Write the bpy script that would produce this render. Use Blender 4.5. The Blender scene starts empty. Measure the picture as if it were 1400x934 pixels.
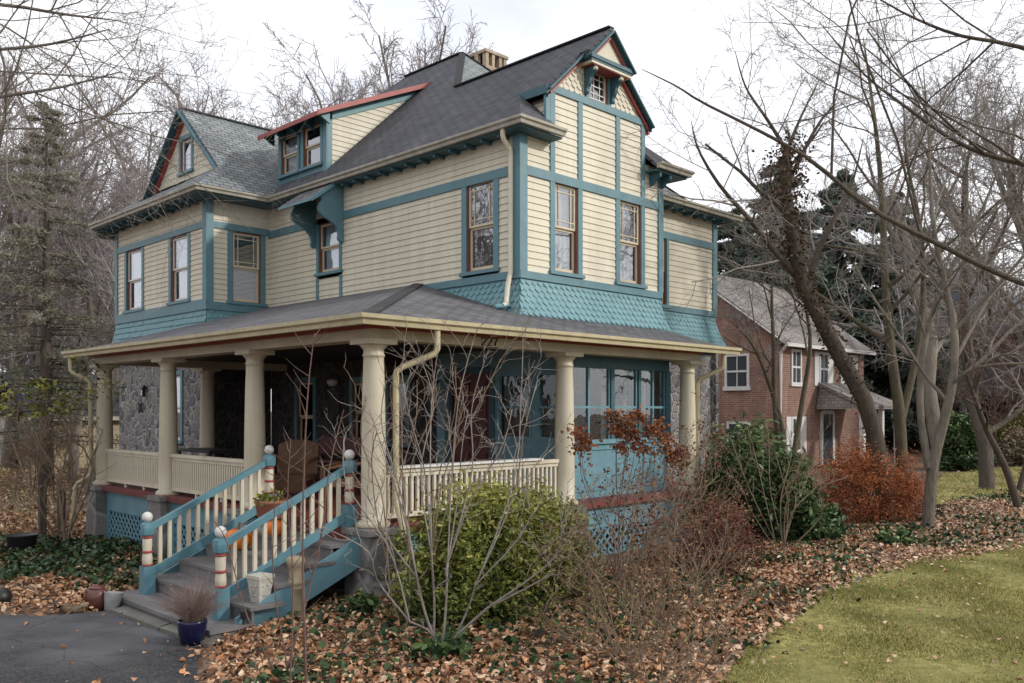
import bpy, math, random
import numpy as np
from mathutils import Vector
R = random.Random(7)
NR = np.random.default_rng(7)
scene = bpy.context.scene
COL = scene.collection
# ------------------------------------------------------------------ camera
F = 1210.0; CU, CV, CZ = -6.78, -9.21, 2.38
_n = math.hypot(.704, .710); UX, UY = .704/_n, .710/_n      # house axis X seen from the camera: right, forward
cam_d = bpy.data.cameras.new('camera'); cam = bpy.data.objects.new('camera', cam_d); COL.objects.link(cam)
cam_d.sensor_width = 36; cam_d.lens = F/1400*36; cam_d.shift_y = (560-467)/1400
cam_d.clip_start = .05; cam_d.clip_end = 2000
cam.location = (CU, CV, CZ); cam.rotation_euler = (math.radians(90), 0, math.atan2(UX, UY)-math.radians(90))
# camera forward = (UY, UX) in world X,Y
cam.rotation_euler[2] = math.atan2(UX, UY) - math.pi/2
scene.camera = cam

def W(x, y, z=None):
    """lateral x, forward y (metres from where the photographer stood) -> world"""
    u = CU + x*UX + y*UY; v = CV - x*UY + y*UX
    return (u, v, gh(u, v) if z is None else z)
def lat(u, v):
    du, dv = u-CU, v-CV
    return du*UX - dv*UY, du*UY + dv*UX
def sst(t):
    t = min(1, max(0, t)); return t*t*(3-2*t)
def gh(u, v):
    x, y = lat(u, v)
    return -.17*sst((-1.9-x)/1.4) + .35*sst((y-24)/40)
def at(px, py, d):
    return W((px-700)/F*d, d, CZ + (560-py)/F*d)
def foot(px, d):
    return W((px-700)/F*d, d)
def gz(px, py, z=0.):
    d = (CZ-z)*F/(py-560); return W((px-700)/F*d, d, z)
# ------------------------------------------------------------------ mesh building
class MB:
    def __init__(s): s.v = []; s.f = []; s.rnd = None
    def add(s, vs, fs):
        b = len(s.v); s.v += [tuple(p) for p in vs]; s.f += [tuple(i+b for i in f) for f in fs]; return s
    def poly(s, pts): return s.add(pts, [range(len(pts))])
    def hexa(s, p):      # 8 corners: bottom 4, top 4
        return s.add(p, [(3,2,1,0),(4,5,6,7),(0,1,5,4),(1,2,6,5),(2,3,7,6),(3,0,4,7)])
    def box(s, x0, x1, y0, y1, z0, z1):
        return s.hexa([(x0,y0,z0),(x1,y0,z0),(x1,y1,z0),(x0,y1,z0),(x0,y0,z1),(x1,y0,z1),(x1,y1,z1),(x0,y1,z1)])
    def pbox(s, pl, a0, a1, z0, z1, o0, o1):
        P = pl.P
        return s.hexa([P(a0,z0,o0),P(a1,z0,o0),P(a1,z0,o1),P(a0,z0,o1),P(a0,z1,o0),P(a1,z1,o0),P(a1,z1,o1),P(a0,z1,o1)])
    def bar(s, p, q, w, h, up=(0,0,1)):
        p = Vector(p); q = Vector(q); d = (q-p).normalized(); sd = d.cross(Vector(up)).normalized(); uv = sd.cross(d)
        c = []
        for e in (p, q):
            c += [e - sd*w/2 - uv*h/2, e + sd*w/2 - uv*h/2, e + sd*w/2 + uv*h/2, e - sd*w/2 + uv*h/2]
        return s.hexa([c[0],c[1],c[5],c[4],c[3],c[2],c[6],c[7]])
    def slab(s, pts, t):  # polygon thickened downward
        n = len(pts); lo = [(p[0],p[1],p[2]-t) for p in pts]
        return s.add(list(pts)+lo, [tuple(range(n)), tuple(range(2*n-1, n-1, -1))] + [(i, n+i, n+(i+1)%n, (i+1)%n) for i in range(n)])
    def prism(s, pts, d):
        n = len(pts); hi = [(p[0]+d[0],p[1]+d[1],p[2]+d[2]) for p in pts]
        return s.add(list(pts)+hi, [tuple(range(n)), tuple(range(2*n-1, n-1, -1))] + [(i, (i+1)%n, n+(i+1)%n, n+i) for i in range(n)])
    def lathe(s, prof, c=(0,0,0), n=20, sq=None):
        vs = []; fs = []
        for r, z in prof:
            for k in range(n):
                a = 2*math.pi*k/n; vs.append((c[0]+r*math.cos(a), c[1]+r*math.sin(a), c[2]+z))
        for i in range(len(prof)-1):
            for k in range(n):
                fs.append((i*n+k, i*n+(k+1)%n, (i+1)*n+(k+1)%n, (i+1)*n+k))
        fs.append(tuple(range(n-1,-1,-1))); fs.append(tuple((len(prof)-1)*n+k for k in range(n)))
        return s.add(vs, fs)
    def tube(s, pts, rad, n=6):
        v, f = tubes([(np.array(pts, float), np.array(rad if hasattr(rad,'__len__') else [rad]*len(pts), float))], n)
        return s.add(v.tolist(), f.tolist() if hasattr(f,'tolist') else f)
    def obj(s, name, m, par=None, smooth=False, uv=False, rnd=None):
        return mkobj(name, s.v, s.f, m, par, smooth, uv, rnd)

def mkobj(name, v, f, m, par=None, smooth=False, uv=False, rnd=None):
    me = bpy.data.meshes.new(name)
    if isinstance(f, np.ndarray):
        nf, k = f.shape
        me.vertices.add(len(v)); me.vertices.foreach_set('co', np.asarray(v, np.float32).ravel())
        me.loops.add(nf*k); me.loops.foreach_set('vertex_index', f.astype(np.int32).ravel())
        me.polygons.add(nf); me.polygons.foreach_set('loop_start', np.arange(0, nf*k, k, dtype=np.int32))
        me.update(calc_edges=True)
    else:
        me.from_pydata([tuple(p) for p in v], [], [tuple(x) for x in f]); me.update()
    if rnd is not None:
        a = me.attributes.new('rnd', 'FLOAT', 'FACE'); a.data.foreach_set('value', np.asarray(rnd, np.float32))
    if smooth: me.polygons.foreach_set('use_smooth', [True]*len(me.polygons))
    if uv:
        l = me.uv_layers.new(name='UVMap')
        for p in me.polygons:
            n = p.normal; t = Vector((0,0,1)).cross(n)
            t = t.normalized() if t.length > .05 else Vector((1,0,0))
            b = n.cross(t)
            for li in p.loop_indices:
                co = me.vertices[me.loops[li].vertex_index].co; l.data[li].uv = (co.dot(t), co.dot(b))
    me.materials.append(m)
    o = bpy.data.objects.new(name, me); COL.objects.link(o)
    if par: o.parent = par; o.matrix_parent_inverse.identity(); 
    if par and par.type == 'EMPTY' and par.location.length > 0:
        pass
    return o
def tag(o, label=None, cat=None, group=None, kind=None):
    for k, x in (('label',label),('category',cat),('group',group),('kind',kind)):
        if x: o[k] = x
    return o
def empty(name, label, cat, loc=(0,0,0), group=None, rz=0):
    o = bpy.data.objects.new(name, None); COL.objects.link(o); o.empty_display_size = .1
    o.location = loc; o.rotation_euler[2] = rz
    return tag(o, label, cat, group)
def copytree(o, par=None):
    c = o.copy(); COL.objects.link(c)
    if par: c.parent = par
    for ch in list(o.children): copytree(ch, c)
    return c
class Plane:
    def __init__(s, O, A, N): s.O = O; s.A = A; s.N = N
    def P(s, a, z, o=0.):
        return (s.O[0]+s.A[0]*a+s.N[0]*o, s.O[1]+s.A[1]*a+s.N[1]*o, s.O[2]+z)
def LW(u): return Plane((u,0,0),(0,1,0),(-1,0,0))      # wall that faces the drive
def FW(v): return Plane((0,v,0),(1,0,0),(0,-1,0))      # wall that faces the lawn
# tubes: list of (pts n x 3, radii n)
def tubes(lines, n=4):
    allv = []; allf = []; base = 0; groups = {}
    for p, r in lines: groups.setdefault(len(p), []).append((p, r))
    ang = np.arange(n)*2*np.pi/n
    for k, g in groups.items():
        Pm = np.stack([x[0] for x in g]); Rm = np.stack([x[1] for x in g])      # m,k,3
        T = np.gradient(Pm, axis=1); T /= np.linalg.norm(T, axis=2, keepdims=True)+1e-9
        ref = np.where(np.abs(T[:,:1,2:3]) > .9, np.array([1.,0,0]), np.array([0,0,1.]))
        ref = np.broadcast_to(ref, T.shape)
        A = np.cross(T, ref); A /= np.linalg.norm(A, axis=2, keepdims=True)+1e-9
        B = np.cross(T, A)
        ring = Pm[:,:,None,:] + Rm[:,:,None,None]*(A[:,:,None,:]*np.cos(ang)[None,None,:,None] + B[:,:,None,:]*np.sin(ang)[None,None,:,None])
        m = len(g); allv.append(ring.reshape(-1,3))
        i = np.arange(k-1)[:,None]*n; j = np.arange(n)[None,:]; j2 = (j+1)%n
        q = np.stack([i+j, i+j2, i+n+j2, i+n+j], -1).reshape(-1,4)
        allf.append((q[None]+ (np.arange(m)*k*n)[:,None,None] + base).reshape(-1,4)); base += m*k*n
    return np.concatenate(allv), np.concatenate(allf)
# ------------------------------------------------------------------ materials
def nt(name):
    m = bpy.data.materials.new(name); m.use_nodes = True; t = m.node_tree
    b = t.nodes['Principled BSDF']; return m, t, b
def N(t, kind, **kw):
    n = t.nodes.new(kind)
    for k, x in kw.items():
        if k in n.inputs: n.inputs[k].default_value = x
        else: setattr(n, k, x)
    return n
def c4(c): return (c[0], c[1], c[2], 1)
def coords(t, uv=False, scale=(1,1,1)):
    tc = N(t, 'ShaderNodeTexCoord'); mp = N(t, 'ShaderNodeMapping'); mp.inputs['Scale'].default_value = scale
    t.links.new(tc.outputs['UV' if uv else 'Object'], mp.inputs['Vector']); return mp.outputs['Vector']
def ramp(t, fac, stops):
    r = N(t, 'ShaderNodeValToRGB'); e = r.color_ramp.elements
    while len(e) < len(stops): e.new(.5)
    for el, (p, c) in zip(e, stops): el.position = p; el.color = c4(c)
    t.links.new(fac, r.inputs['Fac']); return r.outputs['Color']
def noise(t, vec, scale, detail=4, rough=.55):
    n = N(t, 'ShaderNodeTexNoise', Scale=scale, Detail=detail, Roughness=rough); t.links.new(vec, n.inputs['Vector']); return n.outputs['Fac']
def mixc(t, a, b, fac, mode='MIX'):
    m = N(t, 'ShaderNodeMix', data_type='RGBA', blend_type=mode)
    for s, x in (('A', a), ('B', b)):
        sock = [i for i in m.inputs if i.name == s and i.type == 'RGBA'][0]
        if isinstance(x, (tuple, list)): sock.default_value = c4(x)
        else: t.links.new(x, sock)
    if isinstance(fac, (int, float)): m.inputs[0].default_value = fac
    else: t.links.new(fac, m.inputs[0])
    return [o for o in m.outputs if o.type == 'RGBA'][0]
def bump(t, b, h, strength=.3, dist=.02):
    n = N(t, 'ShaderNodeBump', Strength=strength, Distance=dist); t.links.new(h, n.inputs['Height']); t.links.new(n.outputs['Normal'], b.inputs['Normal'])
def paint(name, c, rough=.55, var=.22, scale=3., stretch=(1,1,1), dirt=None, bmp=.15):
    m, t, b = nt(name); v = coords(t, scale=stretch)
    n1 = noise(t, v, scale, 6, .65)
    col = ramp(t, n1, [(.25, [x*(1-var) for x in c]), (.75, [min(1, x*(1+var*.7)) for x in c])])
    if dirt:
        n4 = noise(t, coords(t, scale=(7,7,.25)), 1., 4, .6); col = mixc(t, col, dirt, ramp(t, n4, [(.52,(0,0,0)),(.78,(.38,.38,.38))]))
        n2 = noise(t, coords(t, scale=(1,1,.35)), 1.1, 5, .6)
        col = mixc(t, col, dirt, ramp(t, n2, [(.5,(0,0,0)),(.8,(.6,.6,.6))]))
    t.links.new(col, b.inputs['Base Color']); b.inputs['Roughness'].default_value = rough
    if bmp: bump(t, b, noise(t, v, scale*14, 3), bmp, .01)
    return m
def leafmat(name, stops, rough=.6, trans=0., pos=True, patch=None):
    m, t, b = nt(name)
    a = N(t, 'ShaderNodeAttribute', attribute_name='rnd')
    col = ramp(t, a.outputs['Fac'], stops)
    if pos:
        n = noise(t, coords(t), 1.7, 3); col = mixc(t, col, (.35,.35,.35), ramp(t, n, [(.35,(0,0,0)),(.7,(.45,.45,.45))]), 'MULTIPLY')
    if patch:
        n = noise(t, coords(t), .8, 5, .65); col = mixc(t, col, patch, ramp(t, n, [(.45,(0,0,0)),(.66,(.75,.75,.75))]))
    t.links.new(col, b.inputs['Base Color']); b.inputs['Roughness'].default_value = rough; b.inputs['Specular IOR Level'].default_value = .25
    if trans:
        tr = N(t, 'ShaderNodeBsdfTranslucent'); t.links.new(col, tr.inputs['Color'])
        mx = N(t, 'ShaderNodeMixShader', Fac=trans); t.links.new(b.outputs[0], mx.inputs[1]); t.links.new(tr.outputs[0], mx.inputs[2])
        t.links.new(mx.outputs[0], t.nodes['Material Output'].inputs['Surface'])
    return m
def shingle(name, c1, c2, cm, w=.28, h=.13, dist=.015, moss=None, strength=.8):
    m, t, b = nt(name); v = coords(t, True)
    br = N(t, 'ShaderNodeTexBrick', Scale=1., offset=.5); t.links.new(v, br.inputs['Vector'])
    br.inputs['Brick Width'].default_value = w; br.inputs['Row Height'].default_value = h
    br.inputs['Mortar Size'].default_value = .008 if h < .1 else .013; br.inputs['Mortar Smooth'].default_value = .3; br.inputs['Bias'].default_value = -.1
    br.inputs['Color1'].default_value = c4(c1); br.inputs['Color2'].default_value = c4(c2); br.inputs['Mortar'].default_value = c4(cm)
    n = noise(t, coords(t), .9, 6, .65)
    col = mixc(t, br.outputs['Color'], (.42,.42,.42), ramp(t, n, [(.35,(0,0,0)),(.7,(.7,.7,.7))]), 'MULTIPLY')
    n3 = noise(t, coords(t, True, (1,.12,1)), 2.2, 5, .6)
    col = mixc(t, col, (1.7,1.65,1.6), ramp(t, n3, [(.5,(0,0,0)),(.75,(.8,.8,.8))]), 'MULTIPLY')
    if moss:
        n2 = noise(t, coords(t), 2.3, 5, .7); col = mixc(t, col, moss, ramp(t, n2, [(.55,(0,0,0)),(.75,(.5,.5,.5))]))
    t.links.new(col, b.inputs['Base Color']); b.inputs['Roughness'].default_value = .82
    bump(t, b, br.outputs['Fac'], strength, -dist)
    return m
def stonewall(name, scale, c, mort, tint):
    m, t, b = nt(name); v = coords(t)
    nz = N(t, 'ShaderNodeTexNoise', Scale=3., Detail=2.); t.links.new(v, nz.inputs['Vector'])
    add = N(t, 'ShaderNodeVectorMath', operation='MULTIPLY_ADD'); t.links.new(nz.outputs['Color'], add.inputs[0]); add.inputs[1].default_value = (.14,.14,.14); t.links.new(v, add.inputs[2])
    ve = N(t, 'ShaderNodeTexVoronoi', feature='DISTANCE_TO_EDGE', Scale=scale); t.links.new(add.outputs[0], ve.inputs['Vector'])
    vc = N(t, 'ShaderNodeTexVoronoi', feature='F1', Scale=scale); t.links.new(add.outputs[0], vc.inputs['Vector'])
    sp = N(t, 'ShaderNodeSeparateColor'); t.links.new(vc.outputs['Color'], sp.inputs[0])
    col = ramp(t, sp.outputs[0], [(0, [x*.55 for x in c]), (.5, c), (1, tint)])
    n = noise(t, v, 22, 5, .7); col = mixc(t, col, (.45,.45,.45), ramp(t, n, [(.35,(0,0,0)),(.7,(.7,.7,.7))]), 'MULTIPLY')
    edge = ramp(t, ve.outputs['Distance'], [(.02,(1,1,1)),(.075,(0,0,0))])
    col = mixc(t, col, mort, edge)
    t.links.new(col, b.inputs['Base Color']); b.inputs['Roughness'].default_value = .9
    h = ramp(t, ve.outputs['Distance'], [(.02,(0,0,0)),(.14,(1,1,1))]); bump(t, b, h, .9, .03)
    return m
def glassmat(name, tint=(.88,.9,.92), base=.17, rough=.015):
    m, t, b = nt(name); t.nodes.remove(b)
    tr = N(t, 'ShaderNodeBsdfTransparent', Color=c4(tint)); gl = N(t, 'ShaderNodeBsdfGlossy', Roughness=rough)
    gl.inputs['Color'].default_value = (.95,.97,1,1)
    fr = N(t, 'ShaderNodeLayerWeight', Blend=.5); pw = N(t, 'ShaderNodeMath', operation='POWER'); pw.inputs[1].default_value = 4.; t.links.new(fr.outputs['Facing'], pw.inputs[0])
    ad = N(t, 'ShaderNodeMath', operation='MULTIPLY_ADD'); ad.inputs[1].default_value = .85; ad.inputs[2].default_value = base
    t.links.new(pw.outputs[0], ad.inputs[0])
    nb = N(t, 'ShaderNodeBump', Strength=.06, Distance=.05); t.links.new(noise(t, coords(t), 2.2, 2), nb.inputs['Height']); t.links.new(nb.outputs[0], gl.inputs['Normal'])
    mx = N(t, 'ShaderNodeMixShader'); t.links.new(ad.outputs[0], mx.inputs[0]); t.links.new(tr.outputs[0], mx.inputs[1]); t.links.new(gl.outputs[0], mx.inputs[2])
    t.links.new(mx.outputs[0], t.nodes['Material Output'].inputs['Surface']); return m
def bark(name, c, c2, rough=.9, sc=6):
    m, t, b = nt(name); v = coords(t, scale=(1,1,.22))
    n = noise(t, v, sc*3, 5, .65); n2 = noise(t, coords(t), 1.3, 4)
    col = ramp(t, n, [(.3, [x*.5 for x in c]), (.7, c)]); col = mixc(t, col, c2, ramp(t, n2, [(.45,(0,0,0)),(.7,(.6,.6,.6))]))
    t.links.new(col, b.inputs['Base Color']); b.inputs['Roughness'].default_value = rough; bump(t, b, n, 1., .05); return m

M = {}
M['cream'] = paint('cream siding paint', (.63,.585,.465), .6, .11, 2.5, (1,1,.3), (.43,.385,.29))
M['creamtrim'] = paint('cream trim paint', (.62,.57,.445), .5, .12, 4, dirt=(.33,.29,.19))
M['column'] = paint('column paint', (.54,.49,.37), .5, .13, 3, (1,1,.4), (.30,.26,.17))
M['gutter'] = paint('weathered gutter', (.38,.36,.30), .5, .3, 5, dirt=(.17,.155,.11))
M['gutter2'] = paint('porch gutter paint', (.50,.44,.28), .42, .18, 4, dirt=(.28,.25,.15))
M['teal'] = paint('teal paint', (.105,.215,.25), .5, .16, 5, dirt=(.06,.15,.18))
M['tealskirt'] = paint('teal shingle paint', (.135,.285,.32), .55, .14, 6, dirt=(.09,.23,.26))
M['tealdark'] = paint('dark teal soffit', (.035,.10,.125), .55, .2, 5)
M['tealpanel'] = paint('teal panel paint', (.14,.275,.33), .42, .18, 5, dirt=(.07,.20,.25))
M['tealrail'] = paint('teal rail paint', (.11,.24,.29), .38, .14, 9, dirt=(.06,.18,.23))
M['red'] = paint('barn red paint', (.30,.055,.045), .5, .2, 6)
M['redfloor'] = paint('red porch floor edge', (.15,.035,.03), .6, .35, 5)
M['white'] = paint('white sash paint', (.66,.65,.62), .45, .1, 5)
M['sashcream'] = paint('sash paint', (.58,.50,.36), .45, .12, 5)
M['jamb'] = paint('brown red jamb', (.16,.06,.04), .5, .2, 6)
M['roof'] = shingle('charcoal roof slates', (.088,.091,.105), (.052,.054,.064), (.014,.014,.017))
M['roofgreen'] = shingle('grey green roof shingles', (.235,.26,.27), (.145,.165,.175), (.05,.058,.06))
M['roofporch'] = shingle('porch roof shingles', (.16,.158,.172), (.092,.091,.102), (.028,.028,.032), moss=(.10,.10,.04))
M['roofbrick'] = shingle('neighbour roof shingles', (.30,.27,.25), (.22,.20,.19), (.11,.10,.1))
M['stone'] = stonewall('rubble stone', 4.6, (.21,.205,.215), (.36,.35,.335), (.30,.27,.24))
M['stoneshade'] = stonewall('porch stone with painted shade', 4.6, (.05,.048,.05), (.10,.095,.09), (.07,.06,.05))  # rubble stone darkened: the porch's shade is put into its colour
M['pier'] = stonewall('pier stone', 1.6, (.20,.195,.19), (.26,.25,.24), (.24,.22,.2))
M['ivorystone'] = paint('tan cast stone', (.33,.27,.18), .85, .3, 9)
M['glass'] = glassmat('window glass')
M['glassdark'] = glassmat('porch glass', (.5,.56,.56), .05)
M['glassporch'] = glassmat('enclosure glass', (.75,.8,.8), .10)
M['curtain'] = paint('curtain', (.42,.38,.36), .8, .3, 5, (4,4,.2))
M['lace'] = paint('lace curtain', (.55,.54,.55), .8, .2, 30)
M['shade'] = paint('window shade', (.78,.81,.85), .7, .05, 2)
M['dark'] = paint('dark interior', (.012,.011,.010), .9, .3, 2)  # near-black, paints darkness behind windows and lattice; also flue and pot soil
M['ceil'] = paint('porch ceiling boards', (.03,.038,.042), .6, .2, 4)  # boards coloured dark to paint the porch's shade overhead
M['brickch'] = shingle('chimney brick', (.50,.39,.28), (.40,.30,.20), (.45,.40,.33), .21, .075, .006)
M['brick'] = shingle('red brick', (.29,.14,.10), (.18,.085,.062), (.40,.34,.28), .22, .075, .006, strength=.4)
M['slate'] = paint('grey step boards', (.19,.18,.18), .6, .5, 3, (1,.35,1), dirt=(.08,.075,.068))
M['bluestone'] = paint('flagstone', (.15,.145,.13), .7, .35, 3, dirt=(.08,.09,.04))
M['doorred'] = paint('dark red door', (.09,.01,.013), .4, .2, 4)
M['black'] = paint('black metal', (.012,.012,.013), .45, .2, 8)
M['wicker'] = paint('brown wicker', (.14,.07,.033), .7, .45, 22)
M['orange'] = paint('pumpkin skin', (.72,.17,.012), .42, .2, 6)
M['yellow'] = paint('yellow gourd skin', (.80,.45,.03), .42, .2, 6)
M['stem'] = paint('dry stem', (.16,.13,.06), .8, .3, 20)
M['terra'] = paint('terracotta', (.30,.13,.085), .7, .25, 6)
M['urn'] = paint('red brown glaze', (.12,.045,.035), .3, .3, 6)
M['stonepot'] = paint('grey stone pot', (.33,.33,.32), .8, .3, 9)
M['whitepot'] = paint('whitewashed pot', (.50,.48,.42), .8, .25, 12)
M['bluepot'] = paint('cobalt glaze', (.008,.010,.045), .2, .3, 4)
M['lampglass'] = paint('opal lamp glass', (.6,.58,.52), .3, .05, 3)
M['num'] = paint('house number black', (.01,.01,.01), .4, .1, 3)
M['bark'] = bark('grey brown bark', (.22,.185,.15), (.28,.255,.21))
M['barkdark'] = bark('dark bark', (.10,.078,.06), (.14,.11,.08))
M['barkmoss'] = bark('mossy bark', (.13,.105,.07), (.13,.125,.06))
M['twig'] = bark('grey twig', (.36,.315,.28), (.28,.235,.20))
M['twighaze'] = bark('far twig with painted haze', (.38,.34,.335), (.33,.285,.28))  # paler greyish twigs: distance haze put into the colour
M['twigbrown'] = bark('brown shrub twig', (.30,.215,.15), (.24,.19,.12))
M['twigred'] = bark('red brown twig', (.19,.115,.095), (.20,.13,.11))
M['whitetrim'] = paint('white house trim', (.62,.61,.60), .5, .1, 4)
M['darkhouse'] = paint('dark house wall', (.05,.045,.042), .8, .3, 2)
M['slateroof'] = shingle('far slate roof', (.06,.066,.08), (.04,.045,.055), (.02,.02,.025))
# ================================================================== THE HOUSE
house = empty('victorian_house', 'large cream and teal Victorian house with wraparound porch and steep slate roofs', 'house', (0,0,0))
def H(name, mb, m, smooth=False, uv=False, par=None): return mb.obj(name, M[m], par or house, smooth, uv)
U1, V1, UR, VI, UW, VW, VR, UX2 = 4.0, 1.29, 8.08, 9.54, 2.46, 14.63, 2.43, 11.95
ZB, ZS0, ZS1, ZT0, ZT1, ZE = 4.0, 4.62, 4.75, 6.40, 6.56, 7.2
def siding(mb, pl, a0, a1, z0, z1, holes=(), e=.118, t=.016, lim=None):
    n = max(1, round((z1-z0)/e)); e = (z1-z0)/n
    for i in range(n):
        zb, zt = z0+i*e, z0+(i+1)*e
        cuts = sorted({zb, zt} | {h[k] for h in holes for k in (2,3) if zb < h[k] < zt})
        for za, zc in zip(cuts[:-1], cuts[1:]):
            zm = (za+zc)/2
            L0 = lim(za) if lim else (a0, a1); L1 = lim(zc) if lim else (a0, a1)
            segs = [(L0, L1)]
            if L0[1]-L0[0] < .002 and L1[1]-L1[0] < .002: continue
            if not lim:
                iv = [(a0, a1)]
                for h in holes:
                    if h[2] < zm < h[3]:
                        iv = [x for s in iv for x in ((s[0], min(s[1], h[0])), (max(s[0], h[1]), s[1])) if x[1]-x[0] > .001]
                segs = [(s, s) for s in iv]
            ob = t*(zt-za)/e + .004; ot = t*(zt-zc)/e + .004
            for s0, s1 in segs:
                mb.poly([pl.P(s0[0],za,ob), pl.P(s0[1],za,ob), pl.P(s1[1],zc,ot), pl.P(s1[0],zc,ot)])
                if za == zb: mb.poly([pl.P(s0[0],za,.002), pl.P(s0[1],za,.002), pl.P(s0[1],za,ob), pl.P(s0[0],za,ob)])
    return mb
def shingles(mb, pl, lim, z0, z1, row=.105, w=.15, flare=lambda z: 0., pointed=True, seed=1, kick=.022):
    rr = random.Random(seed); n = max(1, round((z1-z0)/row)); row = (z1-z0)/n
    for i in range(n):
        zb, zt = z0+i*row, z0+(i+1)*row+.03
        a0, a1 = lim(zb+row*.4); off = (i % 2)*w/2
        k0 = math.floor((a0-off)/w)
        a = off + k0*w
        while a < a1:
            l, r_ = max(a+.004, a0), min(a+w-.004, a1)
            if r_ - l > .03:
                j = rr.uniform(-.004,.004); kk = kick + rr.uniform(-.004,.006)
                ob, ot = flare(zb)+kk, flare(zt)+.004
                c = (l+r_)/2; full = r_-l > w*.7
                def Q(x, z): f = (z-zb)/(zt-zb); return pl.P(x, z, ob*(1-f)+ot*f)
                if pointed and full:
                    lo = [(l, zb+.05+j), (l+(r_-l)*.2, zb+.018+j), (c, zb+j), (r_-(r_-l)*.2, zb+.018+j), (r_, zb+.05+j)]
                else: lo = [(l, zb+j), (r_, zb+j)]
                mb.poly([Q(x,z) for x, z in lo] + [Q(r_,zt), Q(l,zt)])
                mb.poly([Q(x,z) for x, z in lo] + [pl.P(x,z,flare(z)-.002) for x, z in reversed(lo)]) if not full else None
            a += w
    # backing sheet
    for i in range(n):
        zb, zt = z0+i*row, z0+(i+1)*row
        (l0, r0), (l1, r1) = lim(zb), lim(zt)
        mb.poly([pl.P(l0,zb,flare(zb)), pl.P(r0,zb,flare(zb)), pl.P(r1,zt,flare(zt)), pl.P(l1,zt,flare(zt))])
    return mb
def window(pl, a0, a1, z0, z1, style='double', cw=.11, sash='sashcream', cas='teal', cover='lace', head=True, sill=True, d=.05, par=None, name='window', glass='glass'):
    m = MB()
    m.pbox(pl, a0-cw, a0, z0-.02, z1+(.1 if head else -.002), -.06, .034); m.pbox(pl, a1, a1+cw, z0-.02, z1+(.1 if head else -.002), -.06, .034)
    if head: m.pbox(pl, a0-.001, a1+.001, z1, z1+.102, -.06, .037)
    if sill: m.pbox(pl, a0-cw-.03, a1+cw+.03, z0-.075, z0-.012, -.06, .075); 
    w = H(name, m, cas, par=par)
    j = MB(); t = .022
    j.pbox(pl, a0+.001, a0+t, z0, z1-.001, -.10, .012); j.pbox(pl, a1-t, a1-.001, z0, z1-.001, -.10, .012); j.pbox(pl, a0+t, a1-t, z1-t, z1-.001, -.10, .012)
    j.pbox(pl, a0+.001, a1-.001, z0-.03, z0, -.10, .030)
    H('jamb', j, 'jamb', par=w)
    b0, b1, y0, y1 = a0+t, a1-t, z0+.001, z1-t; zm = (y0+y1)/2; s = .045
    u_o, l_o = -.02, -.055          # upper sash stands proud of the lower one
    m = MB()
    if style == 'single':
        m.pbox(pl,b0,b0+s,y0,y1,u_o-.03,u_o); m.pbox(pl,b1-s,b1,y0,y1,u_o-.03,u_o); m.pbox(pl,b0+s,b1-s,y1-s,y1,u_o-.03,u_o); m.pbox(pl,b0+s,b1-s,y0,y0+s,u_o-.03,u_o)
        if cover == 'grid':
            for i in range(1,3): m.pbox(pl,b0+(b1-b0)*i/3-.009,b0+(b1-b0)*i/3+.009,y0+s,y1-s,u_o-.025,u_o-.004)
            for i in range(1,4): m.pbox(pl,b0+s,b1-s,y0+(y1-y0)*i/4-.009,y0+(y1-y0)*i/4+.009,u_o-.024,u_o-.006)
        panes = [(b0+s,b1-s,y0+s,y1-s,u_o-.016)]
    else:
        for (q0,q1,o,bt) in ((zm,y1,u_o,s*.9),(y0,zm,l_o,s*1.5)):
            m.pbox(pl,b0,b0+s,q0,q1,o-.03,o); m.pbox(pl,b1-s,b1,q0,q1,o-.03,o)
            m.pbox(pl,b0+s,b1-s,q1-s*.9,q1,o-.03,o-.001); m.pbox(pl,b0+s,b1-s,q0,q0+bt,o-.03,o-.001)
        panes = [(b0+s,b1-s,zm+s*.9,y1-s*.9,u_o-.016),(b0+s,b1-s,y0+s*1.5,zm-s*.9,l_o-.016)]
        if style == 'prairie':
            x0,x1,q0,q1,o = panes[0]; e = .09
            for x in (x0+e, x1-e): m.pbox(pl,x-.009,x+.009,q0,q1,o-.004,o+.012)
            for q in (q0+e, q1-e): m.pbox(pl,x0,x1,q-.009,q+.009,o-.003,o+.013)
    H('sash', m, sash, par=w)
    for p in panes:
        g = MB(); g.pbox(pl, p[0],p[1],p[2],p[3],p[4]-.006,p[4]); H('pane', g, glass, par=w)
    if cover in ('lace','curtain'):
        c = MB(); n = 26; o = -.14
        ranges = ((b0, b1),) if cover == 'lace' else ((b0, b0+(b1-b0)*.36), (b1-(b1-b0)*.36, b1))
        for r0, r1 in ranges:
            for i in range(n):
                f0, f1 = i/n, (i+1)/n; w0 = .016*math.sin(f0*30), .016*math.sin(f1*30)
                c.poly([pl.P(r0+(r1-r0)*f0,y0,o+w0[0]),pl.P(r0+(r1-r0)*f1,y0,o+w0[1]),pl.P(r0+(r1-r0)*f1,y1,o+w0[1]),pl.P(r0+(r1-r0)*f0,y1,o+w0[0])])
        H('curtain', c, cover, par=w)
    elif cover == 'shade':
        c = MB(); c.pbox(pl,b0+.02,b1-.02,y0+.01,zm+.03,-.084,-.079); H('blind', c, 'shade', par=w)
    elif cover == 'halfshade':
        c = MB(); c.pbox(pl,b0+.02,b1-.02,zm-.15,y1,-.135,-.13); H('blind', c, 'curtain', par=w)
    bx = MB(); o0, o1 = -.55, -.105          # shallow near-black box, paints the darkness of an unlit interior
    P = pl.P; q = [(a0-.2,z0-.2),(a1+.2,z0-.2),(a1+.2,z1+.2),(a0-.2,z1+.2)]
    bx.poly([P(x,z,o0) for x,z in q])
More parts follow.
